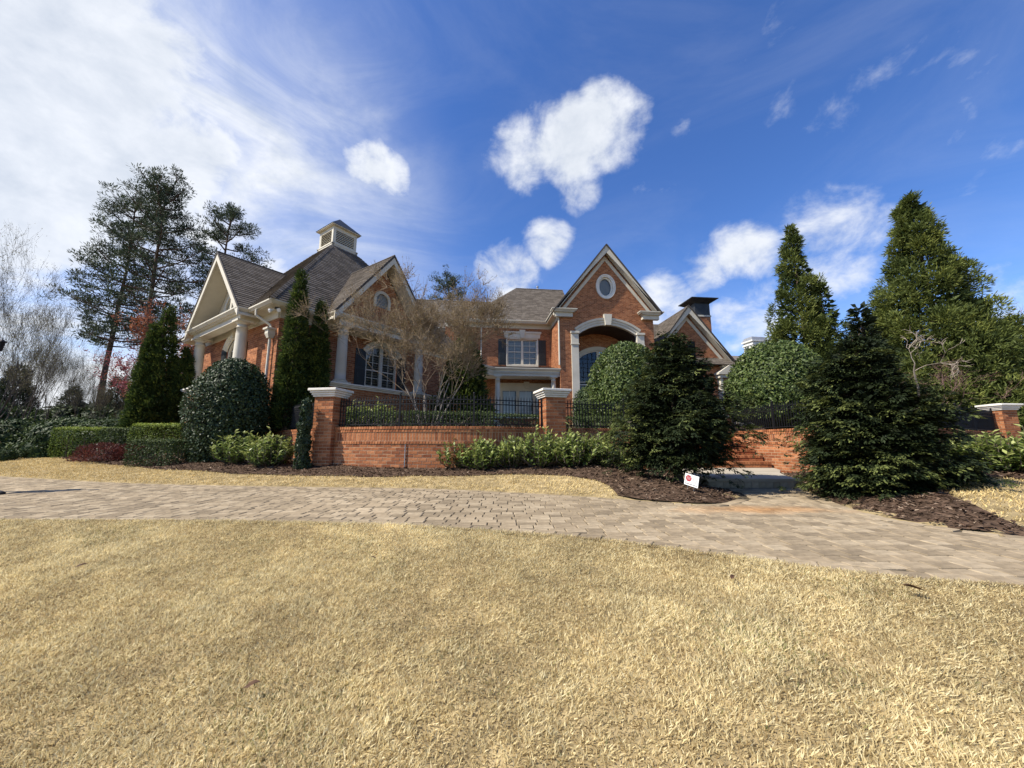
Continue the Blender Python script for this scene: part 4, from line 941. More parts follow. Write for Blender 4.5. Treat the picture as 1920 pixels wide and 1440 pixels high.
for sg in (-1, 1):
    zl = RA - 1.27 * (RH + .05); e0 = sg * (RH + .05)
    if sg < 0: zl -= 1.9; e0 -= 1.5
    tile_roof('sh', [RF.pt(e0, .46, zl), RF.pt(e0, -7, zl), RF.pt(0, -7, RA), RF.pt(0, .46, RA)], None, roof_base)
    m = MB(); A = RF.pt(e0, .45, zl - .01); B = RF.pt(0, .45, RA - .01); d = (B - A) / np.linalg.norm(B - A); m.obox((A + B) / 2, d, MN, np.cross(d, MN), np.linalg.norm(B - A) / 2, .012, .035); hbuild(m, 'drip_edge', 'roof_base')
tile_wall('hb', GF.pt(0, -1.2, 0), MM, ZW, MN, [(3.15, 2.2), (9, 2.2), (9, 6.4), (3.15, 6.4)], [], 'wall', house)
tile_roof('sh', [GF.pt(3.1, -.8, 6.5), GF.pt(9, -.8, 6.5), GF.pt(9, -5, 10.4), GF.pt(3.1, -5, 10.4)], None, roof_base)
m = MB(); s0 = RH - 1.45      # pale pedimented bay beside the return
RF.box(m, s0, s0 + .16, .05, .5, 2.8, RE - .75); RF.box(m, s0 + .9, s0 + 1.06, .05, .5, 2.8, RE - .75); RF.box(m, s0 - .1, s0 + 1.2, .02, .6, RE - .7495, RE - .55); RF.box(m, s0 - .2, s0 + 1.3, .02, .7, RE - .5495, RE - .45)
RF.prism(m, [(s0 - .2, RE - .449), (s0 + 1.3, RE - .449), (s0 + .55, RE + .05)], .03, .7); hbuild(m, 'bay_surround', 'trim')
window(RF, s0 + .16, s0 + .9, 3.2, RE - .76, 1, 2, 4, 0, None, .15, False)
m = MB(); RF.box(m, RH - .3, RH - .05, .0, .35, RE - .5, RE - .12); hbuild(m, 'bracket', 'trim')
# ---- chimney
ch = at_y(1311, 600, 28.5); cz = ch[2]; CF = Fr((ch[0], ch[1]), MM, MN)
for (oo, e_, n_) in ((CF.pt(-.62, .5, 0), MM, MN), (CF.pt(-.62, -.5, 0), MN, -MM), (CF.pt(.62, -.5, 0), MN, MM)):
    L = 1.24 if e_ is MM else 1.0; tile_wall('hb', oo, e_, ZW, n_, [(0, 6.5), (L, 6.5), (L, cz + .1), (0, cz + .1)], [], 'chimney', house)
zt = gz(1310, 566, CF)
m = MB(); CF.box(m, -.66, .66, -.54, .54, cz + .1, cz + .22); hbuild(m, 'chimney_cap', 'trim'); m = MB(); CF.box(m, -.6, .6, -.5, .5, cz + .221, zt - .32)
c4 = lambda k, z: [CF.pt(a * k, b * k * .9, z) for a, b in ((-1, -1), (1, -1), (1, 1), (-1, 1))]
m.hexa(c4(.62, zt - .32), c4(1.05, zt - .06)); m.hexa(c4(1.08, zt - .0595), c4(1.08, zt)); hbuild(m, 'chimney_hood', 'copper')
m = MB(); m.lathe(CF.pt(-.2, 0, zt), [(.14, 0), (.14, .2), (.17, .21), (.17, .3), (.05, .32)], 12); hbuild(m, 'flue', 'door_red')
emit('hb', 'brick', 'house_brick', wf, 300, 'brick_field')
rb = hbuild(roof_base, 'roof', 'roof_base'); emit('sh', 'shingle', 'shingle', rb, 300, 'shingle_field'); emit('cap', 'ridge_shingle', 'shingle', rb, 120, 'ridge_shingle_field')

tick('plants')
# ------------------------------------------------------------------ plants
def unit(v): return v / (np.linalg.norm(v, axis=-1, keepdims=True) + 1e-9)
def rdir(n, rng): return unit(rng.normal(size=(n, 3)))
def leaf_mesh(name, P, D, Nn, L, W, rnd, fold=.18, mid=.5):
    D = unit(D); S = unit(np.cross(D, Nn)); Nn = np.cross(S, D); n = len(P); L = np.broadcast_to(L, n)[:, None]; W = np.broadcast_to(W, n)[:, None]
    V = np.stack([P, P + D * L * mid + S * W / 2 + Nn * W * fold, P + D * L, P + D * L * mid - S * W / 2 + Nn * W * fold], 1).reshape(-1, 3)
    F = np.arange(4 * n).reshape(n, 4); return np_mesh(name, V, F, np.clip(rnd, 0, 1))
def lump(rng, k=7, amp=.12):
    A = rng.uniform(0, amp, k); a = rng.integers(1, 7, k); b = rng.uniform(2, 16, k); p = rng.uniform(0, 6.28, (k, 2))
    return lambda th, t: 1 + sum(A[i] * np.sin(a[i] * th + p[i, 0]) * np.sin(b[i] * t + p[i, 1]) for i in range(k))
def shell(rng, n, h, prof, q=.55, lum=None, flat=0.):
    """points inside a crown given by radius profile over height 0..1; returns positions, outward directions"""
    t = np.linspace(0, 1, 200); r = np.array([prof(x) for x in t]); w = np.cumsum(r + .08 * r.max()); w /= w[-1]
    tt = np.interp(rng.random(n), w, t); th = rng.uniform(0, 2 * np.pi, n); k = np.sqrt(rng.uniform(q * q, 1, n)); rr = np.interp(tt, t, r) * k
    if lum is not None: rr = rr * lum(th, tt)
    P = np.stack([rr * np.cos(th), rr * np.sin(th), tt * h], 1)
    dr = np.interp(np.clip(tt + .02, 0, 1), t, r) - np.interp(np.clip(tt - .02, 0, 1), t, r)
    O = unit(np.stack([np.cos(th), np.sin(th), np.clip(-dr / (.04 * h), -2.5, 2.5)], 1)); return P, O, k, tt
def grow(rng, tubes, tips, p, d, L, r, depth, spread=.55, up=.12, kids=(2, 4), seg=4, wob=.16, shrink=.72):
    pts = [p]; rad = [r]; dd = d
    for i in range(seg):
        dd = unit(dd + rng.normal(size=3) * wob + np.array([0, 0, up])); p = p + dd * L / seg; pts.append(p); rad.append(r * (1 - .55 * (i + 1) / seg))
    tubes.append((pts, rad))
    if depth == 0: tips.append((p, dd)); return
    n = rng.integers(kids[0], kids[1] + 1)
    for i in range(n):
        k = rng.integers(max(1, seg // 2), seg + 1); a = rdir(1, rng)[0]; nd = unit(dd + a * spread * rng.uniform(.7, 1.5)); grow(rng, tubes, tips, pts[k], nd, L * shrink * rng.uniform(.75, 1.15), max(.0035, rad[k] * .68), depth - 1, spread, up, kids, seg, wob, shrink)
def tubes_mesh(name, tubes, n=None):
    mb = MB()
    for pts, rad in tubes: mb.tube(pts, rad, n or (7 if rad[0] > .05 else 5 if rad[0] > .02 else 3))
    return mb.mesh(name)
def plant(name, label, cat, loc, parts, group=None, rot=0., scale=1.):
    """parts: (name, mesh, material); each placed on the plant's base point"""
    t = thing(name, label, cat, tuple(float(v) for v in loc), group); t.rotation_euler.z = rot; t.scale = (scale,) * 3 if not hasattr(scale, '__len__') else scale
    for n, me, ma in parts:
        if not me.materials: me.materials.append(M[ma])
        o = bpy.data.objects.new(n, me); COL.objects.link(o); o.parent = t
    return t
def trunk_mesh(rng, h, r, lean=.03):
    tb = []; p = np.zeros(3); pts = [p - np.array([0, 0, .25])]; rad = [r * 1.25]
    for i in range(7): p = p + np.array([rng.normal() * lean, rng.normal() * lean, h / 7]); pts.append(p); rad.append(r * (1 - .85 * (i + 1) / 7) + .004)
    tb.append((pts, rad)); return tb
def hinoki(seed, h, rmax, prof, n=2000, K=36, z0=.12, size=.05, R_=.16, amp=.2, per=13):
    """boughs in uneven shelves, each carrying flat drooping feathery sprays; dark gaps between the shelves"""
    rng = np.random.default_rng(seed); nb = n // per; C, Oc, kc, tc = shell(rng, nb, h * (1 - z0), lambda x: rmax * prof(x), .55, lump(rng, 9, amp)); C[:, 2] += z0 * h
    O = np.repeat(Oc, per, 0); k = np.repeat(kc, per); n = nb * per; out = unit(Oc * np.array([1, 1, 0])); sid = np.stack([-out[:, 1], out[:, 0], out[:, 2] * 0], 1)
    a_ = rng.normal(size=n) * .15; b_ = rng.normal(size=n) * .17; P = np.repeat(C, per, 0) + np.repeat(out, per, 0) * a_[:, None] + np.repeat(sid, per, 0) * b_[:, None]; P[:, 2] += rng.normal(size=n) * .035 - .35 * (a_ * a_ + b_ * b_) / .15
    D = unit(O * np.array([1, 1, .1]) + np.repeat(sid, per, 0) * (b_ * 3)[:, None] + rng.normal(size=(n, 3)) * .2 + np.array([0, 0, -.05])); S = unit(np.cross(D, np.array([0, 0, 1.]) + rng.normal(size=(n, 3)) * .28)); Nn = np.cross(S, D); Nn *= np.sign(Nn[:, 2:3] + 1e-6)
    u = rng.random((n, K)) ** .6; v = rng.uniform(-1, 1, (n, K)); rr = R_ * rng.uniform(.6, 1.3, n)[:, None]
    Q = P[:, None] + D[:, None] * (u * rr - rr * .3)[..., None] + S[:, None] * (v * u * rr * .7)[..., None] - Nn[:, None] * ((v * v * .22 + u * u * .25) * rr)[..., None] + rng.normal(size=(n, K, 3)) * .007
    DD = D[:, None] + S[:, None] * (v * .9)[..., None] - Nn[:, None] * .3 + rng.normal(size=(n, K, 3)) * .18; NN = Nn[:, None] + rng.normal(size=(n, K, 3)) * .25
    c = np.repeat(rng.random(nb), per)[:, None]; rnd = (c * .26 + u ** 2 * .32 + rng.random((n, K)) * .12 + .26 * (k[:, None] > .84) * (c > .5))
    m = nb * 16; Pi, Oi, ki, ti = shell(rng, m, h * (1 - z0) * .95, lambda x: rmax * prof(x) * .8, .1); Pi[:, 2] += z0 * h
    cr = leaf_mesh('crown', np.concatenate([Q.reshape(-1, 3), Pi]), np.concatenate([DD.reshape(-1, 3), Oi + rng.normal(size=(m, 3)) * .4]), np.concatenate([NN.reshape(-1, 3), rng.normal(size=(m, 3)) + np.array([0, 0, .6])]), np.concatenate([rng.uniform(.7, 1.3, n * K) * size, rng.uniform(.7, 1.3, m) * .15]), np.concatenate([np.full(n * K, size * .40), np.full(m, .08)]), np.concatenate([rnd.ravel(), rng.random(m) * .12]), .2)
    tb = trunk_mesh(rng, h * .85, .085 * h / 3)
    for j in range(nb): a = np.array([0, 0, max(.15, C[j][2] - .12 * h * rng.random())]); tb.append(([a, (a + C[j]) / 2 + np.array([0, 0, -.03]), C[j]], [.016, .011, .004]))
    return [('crown', cr, 'hinoki'), ('trunk', tubes_mesh('trunk', tb), 'bark')]
def tufty(seed, h, rmax, prof, n, K, size, width, R_, material, up=.5, q=.45, z0=.02, trunk=.16, lamp=.12, bright=.25):
    """upright brush-like tufts (cedars, thujas)"""
    rng = np.random.default_rng(seed); P, O, k, tt = shell(rng, n, h * (1 - z0), lambda x: rmax * prof(x), q, lump(rng, 9, lamp)); P[:, 2] += z0 * h
    A = unit(O + np.array([0, 0, up]) + rng.normal(size=(n, 3)) * .2); rr = R_ * rng.uniform(.6, 1.35, n)[:, None]
    E_ = unit(A[:, None] * .9 + rng.normal(size=(n, K, 3)) * .55); u = rng.random((n, K)) ** .5
    Q = P[:, None] + E_ * (u * rr)[..., None] - A[:, None] * (rr * .35)[..., None]
    DD = E_ + A[:, None] * .3 + rng.normal(size=(n, K, 3)) * .2; NN = rng.normal(size=(n, K, 3)) + O[:, None] * .8
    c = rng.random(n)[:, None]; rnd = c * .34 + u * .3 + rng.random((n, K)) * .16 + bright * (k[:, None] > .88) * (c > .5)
    cr = leaf_mesh('crown', Q.reshape(-1, 3), DD.reshape(-1, 3), NN.reshape(-1, 3), rng.uniform(.7, 1.3, n * K) * size, width, rnd.ravel(), .2)
    return [('crown', cr, material), ('trunk', tubes_mesh('trunk', trunk_mesh(rng, h * .95, trunk)), 'bark_pine')]
def lumpy(seed, h, rmax, prof, nl, T, K, size, width, rl, material, q=.62, z0=.02, trunk=.16):
    """cedar: rounded plumes, each a dome of short upturned brushes, darker inner foliage between"""
    rng = np.random.default_rng(seed); C, O, k, tt = shell(rng, nl, h * (1 - z0), lambda x: rmax * prof(x), q, lump(rng, 7, .07)); C[:, 2] += z0 * h
    rr = rl * rng.uniform(.6, 1.25, nl) * np.clip(1.2 - tt, .3, 1); A = unit(O + np.array([0, 0, .35]))
    E_ = unit(A[:, None] * .75 + rng.normal(size=(nl, T, 3)) * .75); Pt = C[:, None] + E_ * rr[:, None, None] * np.array([1, 1, 1.2]) * rng.uniform(.6, 1.0, (nl, T, 1))
    Pt = Pt.reshape(-1, 3); Et = unit(E_.reshape(-1, 3) + np.array([0, 0, .3])); n = len(Pt)
    F_ = unit(Et[:, None] + rng.normal(size=(n, K, 3)) * .5); u = rng.random((n, K)); Q = Pt[:, None] + F_ * (u * size * .6)[..., None] + rng.normal(size=(n, K, 3)) * size * .35
    c = np.repeat(rng.random(nl), T)[:, None]; w = rng.random(n)[:, None]; rnd = c * .42 + w * .15 + u * .26 + rng.random((n, K)) * .17  # outer needles go lighter: sunlit tufts put into the leaf colour
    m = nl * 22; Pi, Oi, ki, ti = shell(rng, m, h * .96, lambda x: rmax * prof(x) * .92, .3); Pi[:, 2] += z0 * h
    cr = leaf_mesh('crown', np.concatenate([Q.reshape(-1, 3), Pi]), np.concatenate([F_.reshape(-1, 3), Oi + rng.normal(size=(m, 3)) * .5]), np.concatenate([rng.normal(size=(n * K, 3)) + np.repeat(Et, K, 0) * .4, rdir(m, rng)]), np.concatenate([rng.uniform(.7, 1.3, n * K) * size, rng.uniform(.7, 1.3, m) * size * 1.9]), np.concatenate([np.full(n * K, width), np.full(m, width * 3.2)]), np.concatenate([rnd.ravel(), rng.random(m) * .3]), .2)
    tb = trunk_mesh(rng, h * .95, trunk)
    for i in range(0, nl, 3): a = np.array([0, 0, max(.1, C[i][2] - .3 * np.hypot(*C[i][:2]))]); tb.append(([a, C[i]], [.03, .01]))
    return [('crown', cr, material), ('trunk', tubes_mesh('trunk', tb), 'bark_pine')]
def dome(seed, h, rmax, prof, n, size, width, material, q=.80, amp=.05, stems=10):
    """single leaves on a clipped dome"""
    rng = np.random.default_rng(seed); P, O, k, tt = shell(rng, n, h, lambda x: rmax * prof(x), q, lump(rng, 9, amp))
    Nn = O + rng.normal(size=(n, 3)) * .55; D = np.cross(Nn, rng.normal(size=(n, 3))) + O * .35
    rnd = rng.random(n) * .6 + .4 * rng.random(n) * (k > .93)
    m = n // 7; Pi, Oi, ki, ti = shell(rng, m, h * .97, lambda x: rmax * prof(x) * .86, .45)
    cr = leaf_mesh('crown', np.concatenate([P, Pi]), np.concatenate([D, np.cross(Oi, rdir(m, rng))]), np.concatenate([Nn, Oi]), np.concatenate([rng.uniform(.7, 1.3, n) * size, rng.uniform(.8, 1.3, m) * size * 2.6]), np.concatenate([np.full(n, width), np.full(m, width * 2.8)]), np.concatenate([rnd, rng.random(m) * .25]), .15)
    tb = []
    for i in range(stems):
        j = rng.integers(n); a = np.array([rng.normal() * .08, rng.normal() * .08, -.2]); tb.append(([a, (a + P[j]) * .5 + np.array([0, 0, .1 * h]), P[j]], [.03, .018, .005]))
    return [('crown', cr, material), ('stem', tubes_mesh('stem', tb), 'bark')]
def laurel_parts(seed, h, rad, n=1500, size=.125):
    """dense mound of upright leafy stems with long pale glossy leaves"""
    rng = np.random.default_rng(seed); tb = []; Ps = []; Ds = []; Ns = []; rn = []
    ns = 75
    for i in range(ns):
        a = rng.uniform(0, 6.28); r0 = rad * math.sqrt(rng.random()) * rng.uniform(.85, 1.1); tip = np.array([r0 * math.cos(a), r0 * math.sin(a), h * (1 - .62 * (r0 / rad) ** 2) * rng.uniform(.78, 1.08) + (h * .14 if rng.random() < .12 else 0)]); base = np.array([tip[0] * .3, tip[1] * .3, -.05]); m = (base + tip) / 2 + np.array([tip[0] * .25, tip[1] * .25, -.03])
        tb.append(([base, m, tip], [.010, .007, .004])); k = n // ns
        t = .12 + .88 * rng.random(k) ** .8; P = (1 - t)[:, None] ** 2 * base + 2 * ((1 - t) * t)[:, None] * m + (t ** 2)[:, None] * tip
        ax = unit(tip - m); D = rdir(k, rng) * np.array([1, 1, .45]) + ax * (t[:, None] * .75); Ps.append(P); Ds.append(D); Ns.append(np.array([0, 0, .8]) + ax * .4 + rdir(k, rng) * .55); rn.append(np.clip(t * .42 + rng.random(k) * .35 + (t > .9) * .2, 0, 1))  # pale tips; rnd also drops toward the base, shading put into the colour
    P = np.concatenate(Ps); L = rng.uniform(.7, 1.2, len(P)) * size
    return [('foliage', leaf_mesh('foliage', P, np.concatenate(Ds), np.concatenate(Ns), L, L * .40, np.concatenate(rn), .2, .55), 'laurel'), ('stem', tubes_mesh('stem', tb), 'bark')]
def box_hedge(seed, lx, ly, h, n, size, material):
    """clipped box hedge: leaves over a rounded block"""
    rng = np.random.default_rng(seed); P = rng.uniform(-1, 1, (n, 3)); ax = rng.choice(3, n, p=[.22, .38, .40]); P[np.arange(n), ax] = np.sign(P[np.arange(n), ax]) * rng.uniform(.86, 1.02, n); P[:, 2] = np.where(ax == 2, np.abs(P[:, 2]), P[:, 2])
    O = P ** 7; O = unit(O + 1e-6); rr = np.maximum(1, (np.abs(P) ** 6).sum(1) ** (1 / 6) * .93); P = P / rr[:, None]
    Q = P * np.array([lx / 2, ly / 2, h / 2]) + np.array([0, 0, h / 2]); Q += rng.normal(size=(n, 3)) * .012
    Nn = O + rng.normal(size=(n, 3)) * .5; D = np.cross(Nn, rng.normal(size=(n, 3))) + O * .5
    rnd = rng.random(n) * .55 + .35 * (P[:, 2] > .9) + .1 * rng.random(n)  # top leaves get higher rnd: sunlight on the hedge top, painted in
    tb = [([np.array([x, 0, -.1]), np.array([x, 0, h * .7])], [.03, .01]) for x in np.linspace(-lx * .4, lx * .4, max(2, int(lx / .4)))]
    for x in np.linspace(-lx * .45, lx * .45, int(lx / .12)):
        for k in range(3): e_ = np.array([x + rng.normal() * .1, rng.uniform(-.45, .45) * ly, rng.uniform(.3, .9) * h]); tb.append(([np.array([x, 0, h * .3]), e_], [.012, .004]))
    return [('foliage', leaf_mesh('foliage', Q, D, Nn, rng.uniform(.7, 1.3, n) * size, size * .6, rnd, .15), material), ('stem', tubes_mesh('stem', tb), 'bark')]
def bare_tree(seed, h, depth=5, buds=None, bark='bark', r=None, spread=.5, up=.10, stems=1, bud_size=.07, nb=5, kids=(2, 4), shrink=.72, clear=.32):
    rng = np.random.default_rng(seed); tubes = []; tips = []
    for s in range(stems):
        d = unit(np.array([rng.normal() * .25 * (stems > 1), rng.normal() * .25 * (stems > 1), 1.])); grow(rng, tubes, tips, np.array([rng.normal() * .1 * (stems > 1), rng.normal() * .1 * (stems > 1), -.2]), d, h * clear, r or h * .012, depth, spread, up, kids, 3, .14, shrink)
    br = ('branches', tubes_mesh('branches', tubes), bark); out = [br]
    if buds:
        T = np.array([t[0] for t in tips]); Dd = np.array([t[1] for t in tips]); n = len(T); P = np.repeat(T, nb, 0) - np.repeat(Dd, nb, 0) * rng.random((n * nb, 1)) * h * .05 + rng.normal(size=(n * nb, 3)) * h * .008
        out.append(('foliage', leaf_mesh('foliage', P, rdir(n * nb, rng) + np.array([0, 0, .3]), rdir(n * nb, rng), rng.uniform(.6, 1.4, n * nb) * bud_size, bud_size * .5, rng.random(n * nb), .2), buds))
    return out
def pine_parts(seed, h, clear=.45, crown_r=.2, n=60, K=40, size=.32):
    """tall bare trunk, rising boughs, rounded needle clumps"""
    rng = np.random.default_rng(seed); tb = trunk_mesh(rng, h, h * .0115, h * .003); main = tb[0][0]; P = []; D = []; rn = []
    for i in range(n):
        t = clear + (1 - clear) * (i + rng.random()) / n; k = min(6, int(t * 7)); a = main[k] + (main[min(k + 1, 7)] - main[k]) * (t * 7 - k); an = i * 2.4 + rng.normal() * .4; q = (t - clear) / (1 - clear)
        L = h * crown_r * (.30 + .85 * math.sin(math.pi * min(1, q * .72 + .26)) ** .8) * rng.uniform(.5, 1.15)
        d = np.array([math.cos(an), math.sin(an), rng.uniform(.0, .35) + .5 * q * q]); e_ = a + d * L; m = (a + e_) / 2 + np.array([0, 0, -.08 * L]); tb.append(([a, m, e_], [h * .0034, h * .002, h * .0008]))
        for s in range(9):
            w = rng.uniform(.45, 1.05); c = a + (e_ - a) * w + rng.normal(size=3) * L * .15 + np.array([0, 0, .05 * L]); tb.append(([a + (e_ - a) * w * .8, c], [h * .001, h * .0004])); rc = rng.uniform(.28, .55)
            o_ = rdir(K, rng); P.append(c + o_ * np.array([1, 1, .62]) * rc * rng.random((K, 1)) ** .5); D.append(o_ * .8 + np.array([0, 0, .5]) + rng.normal(size=(K, 3)) * .3); rn.append(rng.random(K) * .55 + rng.random() * .45)
    P = np.concatenate(P); n2 = len(P)
    return [('crown', leaf_mesh('crown', P, np.concatenate(D), rdir(n2, rng), rng.uniform(.7, 1.2, n2) * size, size * .2, np.concatenate(rn), .1), 'pine'), ('trunk', tubes_mesh('trunk', tb), 'bark_pine')]
cone = lambda x: (1 - x) ** .8 * min(1, x / .06 + .55)
egg = lambda x: math.sqrt(max(0, 1 - (2 * x * .93 - .72) ** 2 / 1.35)) * (1 if x < .96 else .8)
def ball(x): return math.sqrt(max(0, 1 - ((x - .42) / .6) ** 2))
def tz(x, y): return float(terrace_z([x], [y])[0])
# the two dark cypresses flanking the landing
def spread_prof(x): return (min(1, .74 + x * 1.7) if x < .16 else max(.05, (1.0 - ((x - .16) / .84) ** 1.75) ** .95))
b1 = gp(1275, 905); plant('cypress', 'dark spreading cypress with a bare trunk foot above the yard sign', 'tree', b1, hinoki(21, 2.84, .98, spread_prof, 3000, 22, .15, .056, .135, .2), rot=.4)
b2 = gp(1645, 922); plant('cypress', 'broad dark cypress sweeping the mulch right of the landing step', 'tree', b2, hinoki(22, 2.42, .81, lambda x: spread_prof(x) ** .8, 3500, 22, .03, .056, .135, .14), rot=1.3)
tick('thin leader')
# thin leader of that cypress and a bleached dead bough
rng = np.random.default_rng(5)
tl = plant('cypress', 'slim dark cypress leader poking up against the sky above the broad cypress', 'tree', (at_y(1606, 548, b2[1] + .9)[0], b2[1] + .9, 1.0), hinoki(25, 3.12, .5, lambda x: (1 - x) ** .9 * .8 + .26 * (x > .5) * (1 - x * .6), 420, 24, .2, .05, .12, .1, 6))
tb = []; tp = []; grow(rng, tb, tp, np.zeros(3), np.array([-.25, -.15, 1.]), .45, .016, 4, .75, .03, (2, 4), 4, .2, .68)
plant('dead_bough', 'bleached leafless bough sticking out of the broad cypress', 'branch', (b2[0] + .05, b2[1] - .75, 2.15), [('branches', tubes_mesh('branches', tb), 'bark_pale')])
# clipped camellia dome, columnar arborvitae
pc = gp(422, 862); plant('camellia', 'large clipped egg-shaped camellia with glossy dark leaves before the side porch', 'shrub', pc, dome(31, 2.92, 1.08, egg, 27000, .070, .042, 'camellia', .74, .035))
for u, y, top, rad, lab in ((292, 14.4, 610, .62, 'arborvitae with lighter left flank, lower of the dark pair by the side porch'), (320, 14.6, 578, .72, 'tall dark arborvitae close beside the side porch columns'), (352, 14.9, 655, .60, 'bushy dark arborvitae tucked between its taller twin and the porch')):
    x = at_y(u, top, y)[0]; z = float(H(x, y)); h = at_y(u, top, y)[2] - z
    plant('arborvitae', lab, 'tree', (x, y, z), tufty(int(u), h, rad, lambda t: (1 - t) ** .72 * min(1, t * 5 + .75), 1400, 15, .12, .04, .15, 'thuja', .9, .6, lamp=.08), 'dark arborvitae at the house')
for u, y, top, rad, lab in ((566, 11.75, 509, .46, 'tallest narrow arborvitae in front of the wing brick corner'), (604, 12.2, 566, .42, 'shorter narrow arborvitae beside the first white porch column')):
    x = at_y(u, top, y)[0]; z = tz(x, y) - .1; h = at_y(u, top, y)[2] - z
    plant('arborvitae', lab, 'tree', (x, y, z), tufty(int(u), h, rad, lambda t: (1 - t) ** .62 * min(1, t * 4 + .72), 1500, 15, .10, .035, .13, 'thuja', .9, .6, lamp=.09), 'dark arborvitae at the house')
# ivy column at pillar one
x, y = -4.93, 9.12; z = float(H(x, y)); plant('ivy_column', 'narrow ivy-like evergreen column climbing against the corner pillar', 'shrub', (x, y, z), dome(33, 1.62, .17, lambda t: .95 - .45 * t ** 2 + .2 * math.sin(t * 22) * .3, 3200, .05, .036, 'camellia', .6, .15, 4))
tick('cherry laurels')
# cherry laurels
LP = [laurel_parts(s, .92, .56) for s in (41, 42, 43)]
def laurel(u, v, w, h, label, k, grp, rot):
    p = gp(u, v); s = w; plant('cherry_laurel', label, 'shrub', p, LP[k], grp, rot, (s, s, h))
laurel(445, 868, 1.15, .88, 'glossy laurel mound at the foot of the clipped camellia', 0, 'laurel bushes', .3)
laurel(505, 872, 1.05, .84, 'bright laurel bush left of the ivy column', 1, 'laurel bushes', 2.0)
laurel(548, 858, .8, .78, 'laurel peeking out behind the ivy column', 2, 'laurel bushes', 4.0)
for i, (u, v, w, h) in enumerate(((850, 876, .95, .72), (905, 878, .92, .74), (960, 875, .85, .72), (1012, 874, 1.0, .92), (1075, 874, 1.0, .84), (1128, 876, 1.0, .82), (1180, 880, .9, .8))):
    laurel(u, v, w, h, 'pale-tipped laurel along the brick wall, ' + ('at the row end beside the conduit', 'second from the conduit', 'third from the conduit', 'tall one before the second capped pillar', 'first past the pillar toward the yard sign', 'second past the pillar toward the yard sign', 'half under the sign cypress')[i], i % 3, 'laurel bushes along the bowed wall', i * 1.9 + .5)
for i, (u, v, w, h) in enumerate(((1806, 884, 1.0, .68), (1852, 885, 1.0, .66), (1900, 886, 1.0, .68), (1948, 888, 1.0, .68), (1995, 890, 1.0, .68))):
    laurel(u, v, w, h, 'leafy hedge laurel below the end pillar, number %s from the broad cypress' % ('one', 'two', 'three', 'four', 'five')[i], (i + 1) % 3, 'laurel hedge by the right lawn', i * 2.3)
tick('hedges of the left b')
# hedges of the left bed
def hedge(u0, u1, v, y0, y1, h, dep, label, seed, material='hedge', size=.045, n=5200):
    a = at_y(u0, v, y0); b = at_y(u1, v, y1); c = (a + b) / 2; L = np.linalg.norm((b - a)[:2]); ang = math.atan2(b[1] - a[1], b[0] - a[0]); g = float(H(c[0], c[1])) - .04; top = (a[2] + b[2]) / 2 + h
    plant('box_hedge', label, 'hedge', (c[0], c[1], g), box_hedge(seed, L, dep, top - g, n, size, material), rot=ang)
hedge(108, 258, 849, 13.3, 14.0, .86, 1.0, 'long clipped hedge with sunlit lime-green end beyond the red shrubs', 51, n=8000)
hedge(198, 262, 850, 12.6, 12.7, .80, .6, 'short dark clipped hedge right behind the red shrubs', 52, 'boxwood')
hedge(258, 350, 846, 12.2, 12.2, .84, .8, 'yellow-green clipped hedge block behind the low rounded boxwood', 53, n=6000)
yb = gp(297, 871)[1]; hedge(254, 340, 871, yb, yb, .64, .7, 'low rounded dark boxwood between red shrub and camellia', 54, 'boxwood', n=6000)
def redshrub(u, v, w, h, label, seed):
    p = gp(u, v); rng = np.random.default_rng(seed); tb = []; n = 2600; P, O, k, t = shell(rng, n, h, lambda x: w * math.sqrt(max(0, 1 - x * x)), .4, lump(rng, 6, .12)); D = O + rng.normal(size=(n, 3)) * .5 + np.array([0, 0, .5])
    for i in range(60): j = rng.integers(n); tb.append(([np.array([0, 0, -.05]), P[j] * .6, P[j]], [.008, .006, .003]))
    plant('red_shrub', label, 'shrub', p, [('foliage', leaf_mesh('foliage', P, D, rdir(n, rng), rng.uniform(.7, 1.3, n) * .075, .02, rng.random(n), .2), 'red_shrub'), ('stem', tubes_mesh('stem', tb), 'twig_red')])
redshrub(190, 864, .68, .50, 'wide maroon-leaved shrub mound in the left mulch bed', 61); redshrub(243, 862, .5, .46, 'smaller maroon-leaved shrub against the low boxwood', 62)
for u, y, w, h, lab, sd_ in ((40, 14.6, 1.15, 1.42, 'big loose dark shrub at the far end of the left bed', 63), (95, 13.8, .5, .85, 'small conical dark shrub beside the long hedge', 64), (140, 15, 1.5, 1.45, 'dark evergreen screen shrub behind the long hedge', 65), (215, 15.2, 1.5, 1.4, 'dark evergreen screen shrub near the arborvitae', 66), (-60, 14.6, 1.3, 1.5, 'dark bulky shrub beside the lawn edge', 67)):
    x = (u - 960) / FPX * y; p = (x, y, float(H(x, y)) - .05); plant('evergreen_shrub', lab, 'shrub', p, dome(sd_, h, w, lambda x: (1 - x ** 2.4) ** .5 * .95 + .05, 5200, .10, .055, 'boxwood', .6, .14), 'dark shrubs of the left bed')
x, y = (27 - 960) / FPX * 12.9, 12.9; p = (x, y, float(H(x, y)) - .03); plant('boxwood_ball', 'small dark boxwood ball on the mulch at the lawn edge', 'shrub', p, dome(68, .42, .26, ball, 1200, .05, .03, 'boxwood', .7, .1))
tick('planting on the terr')
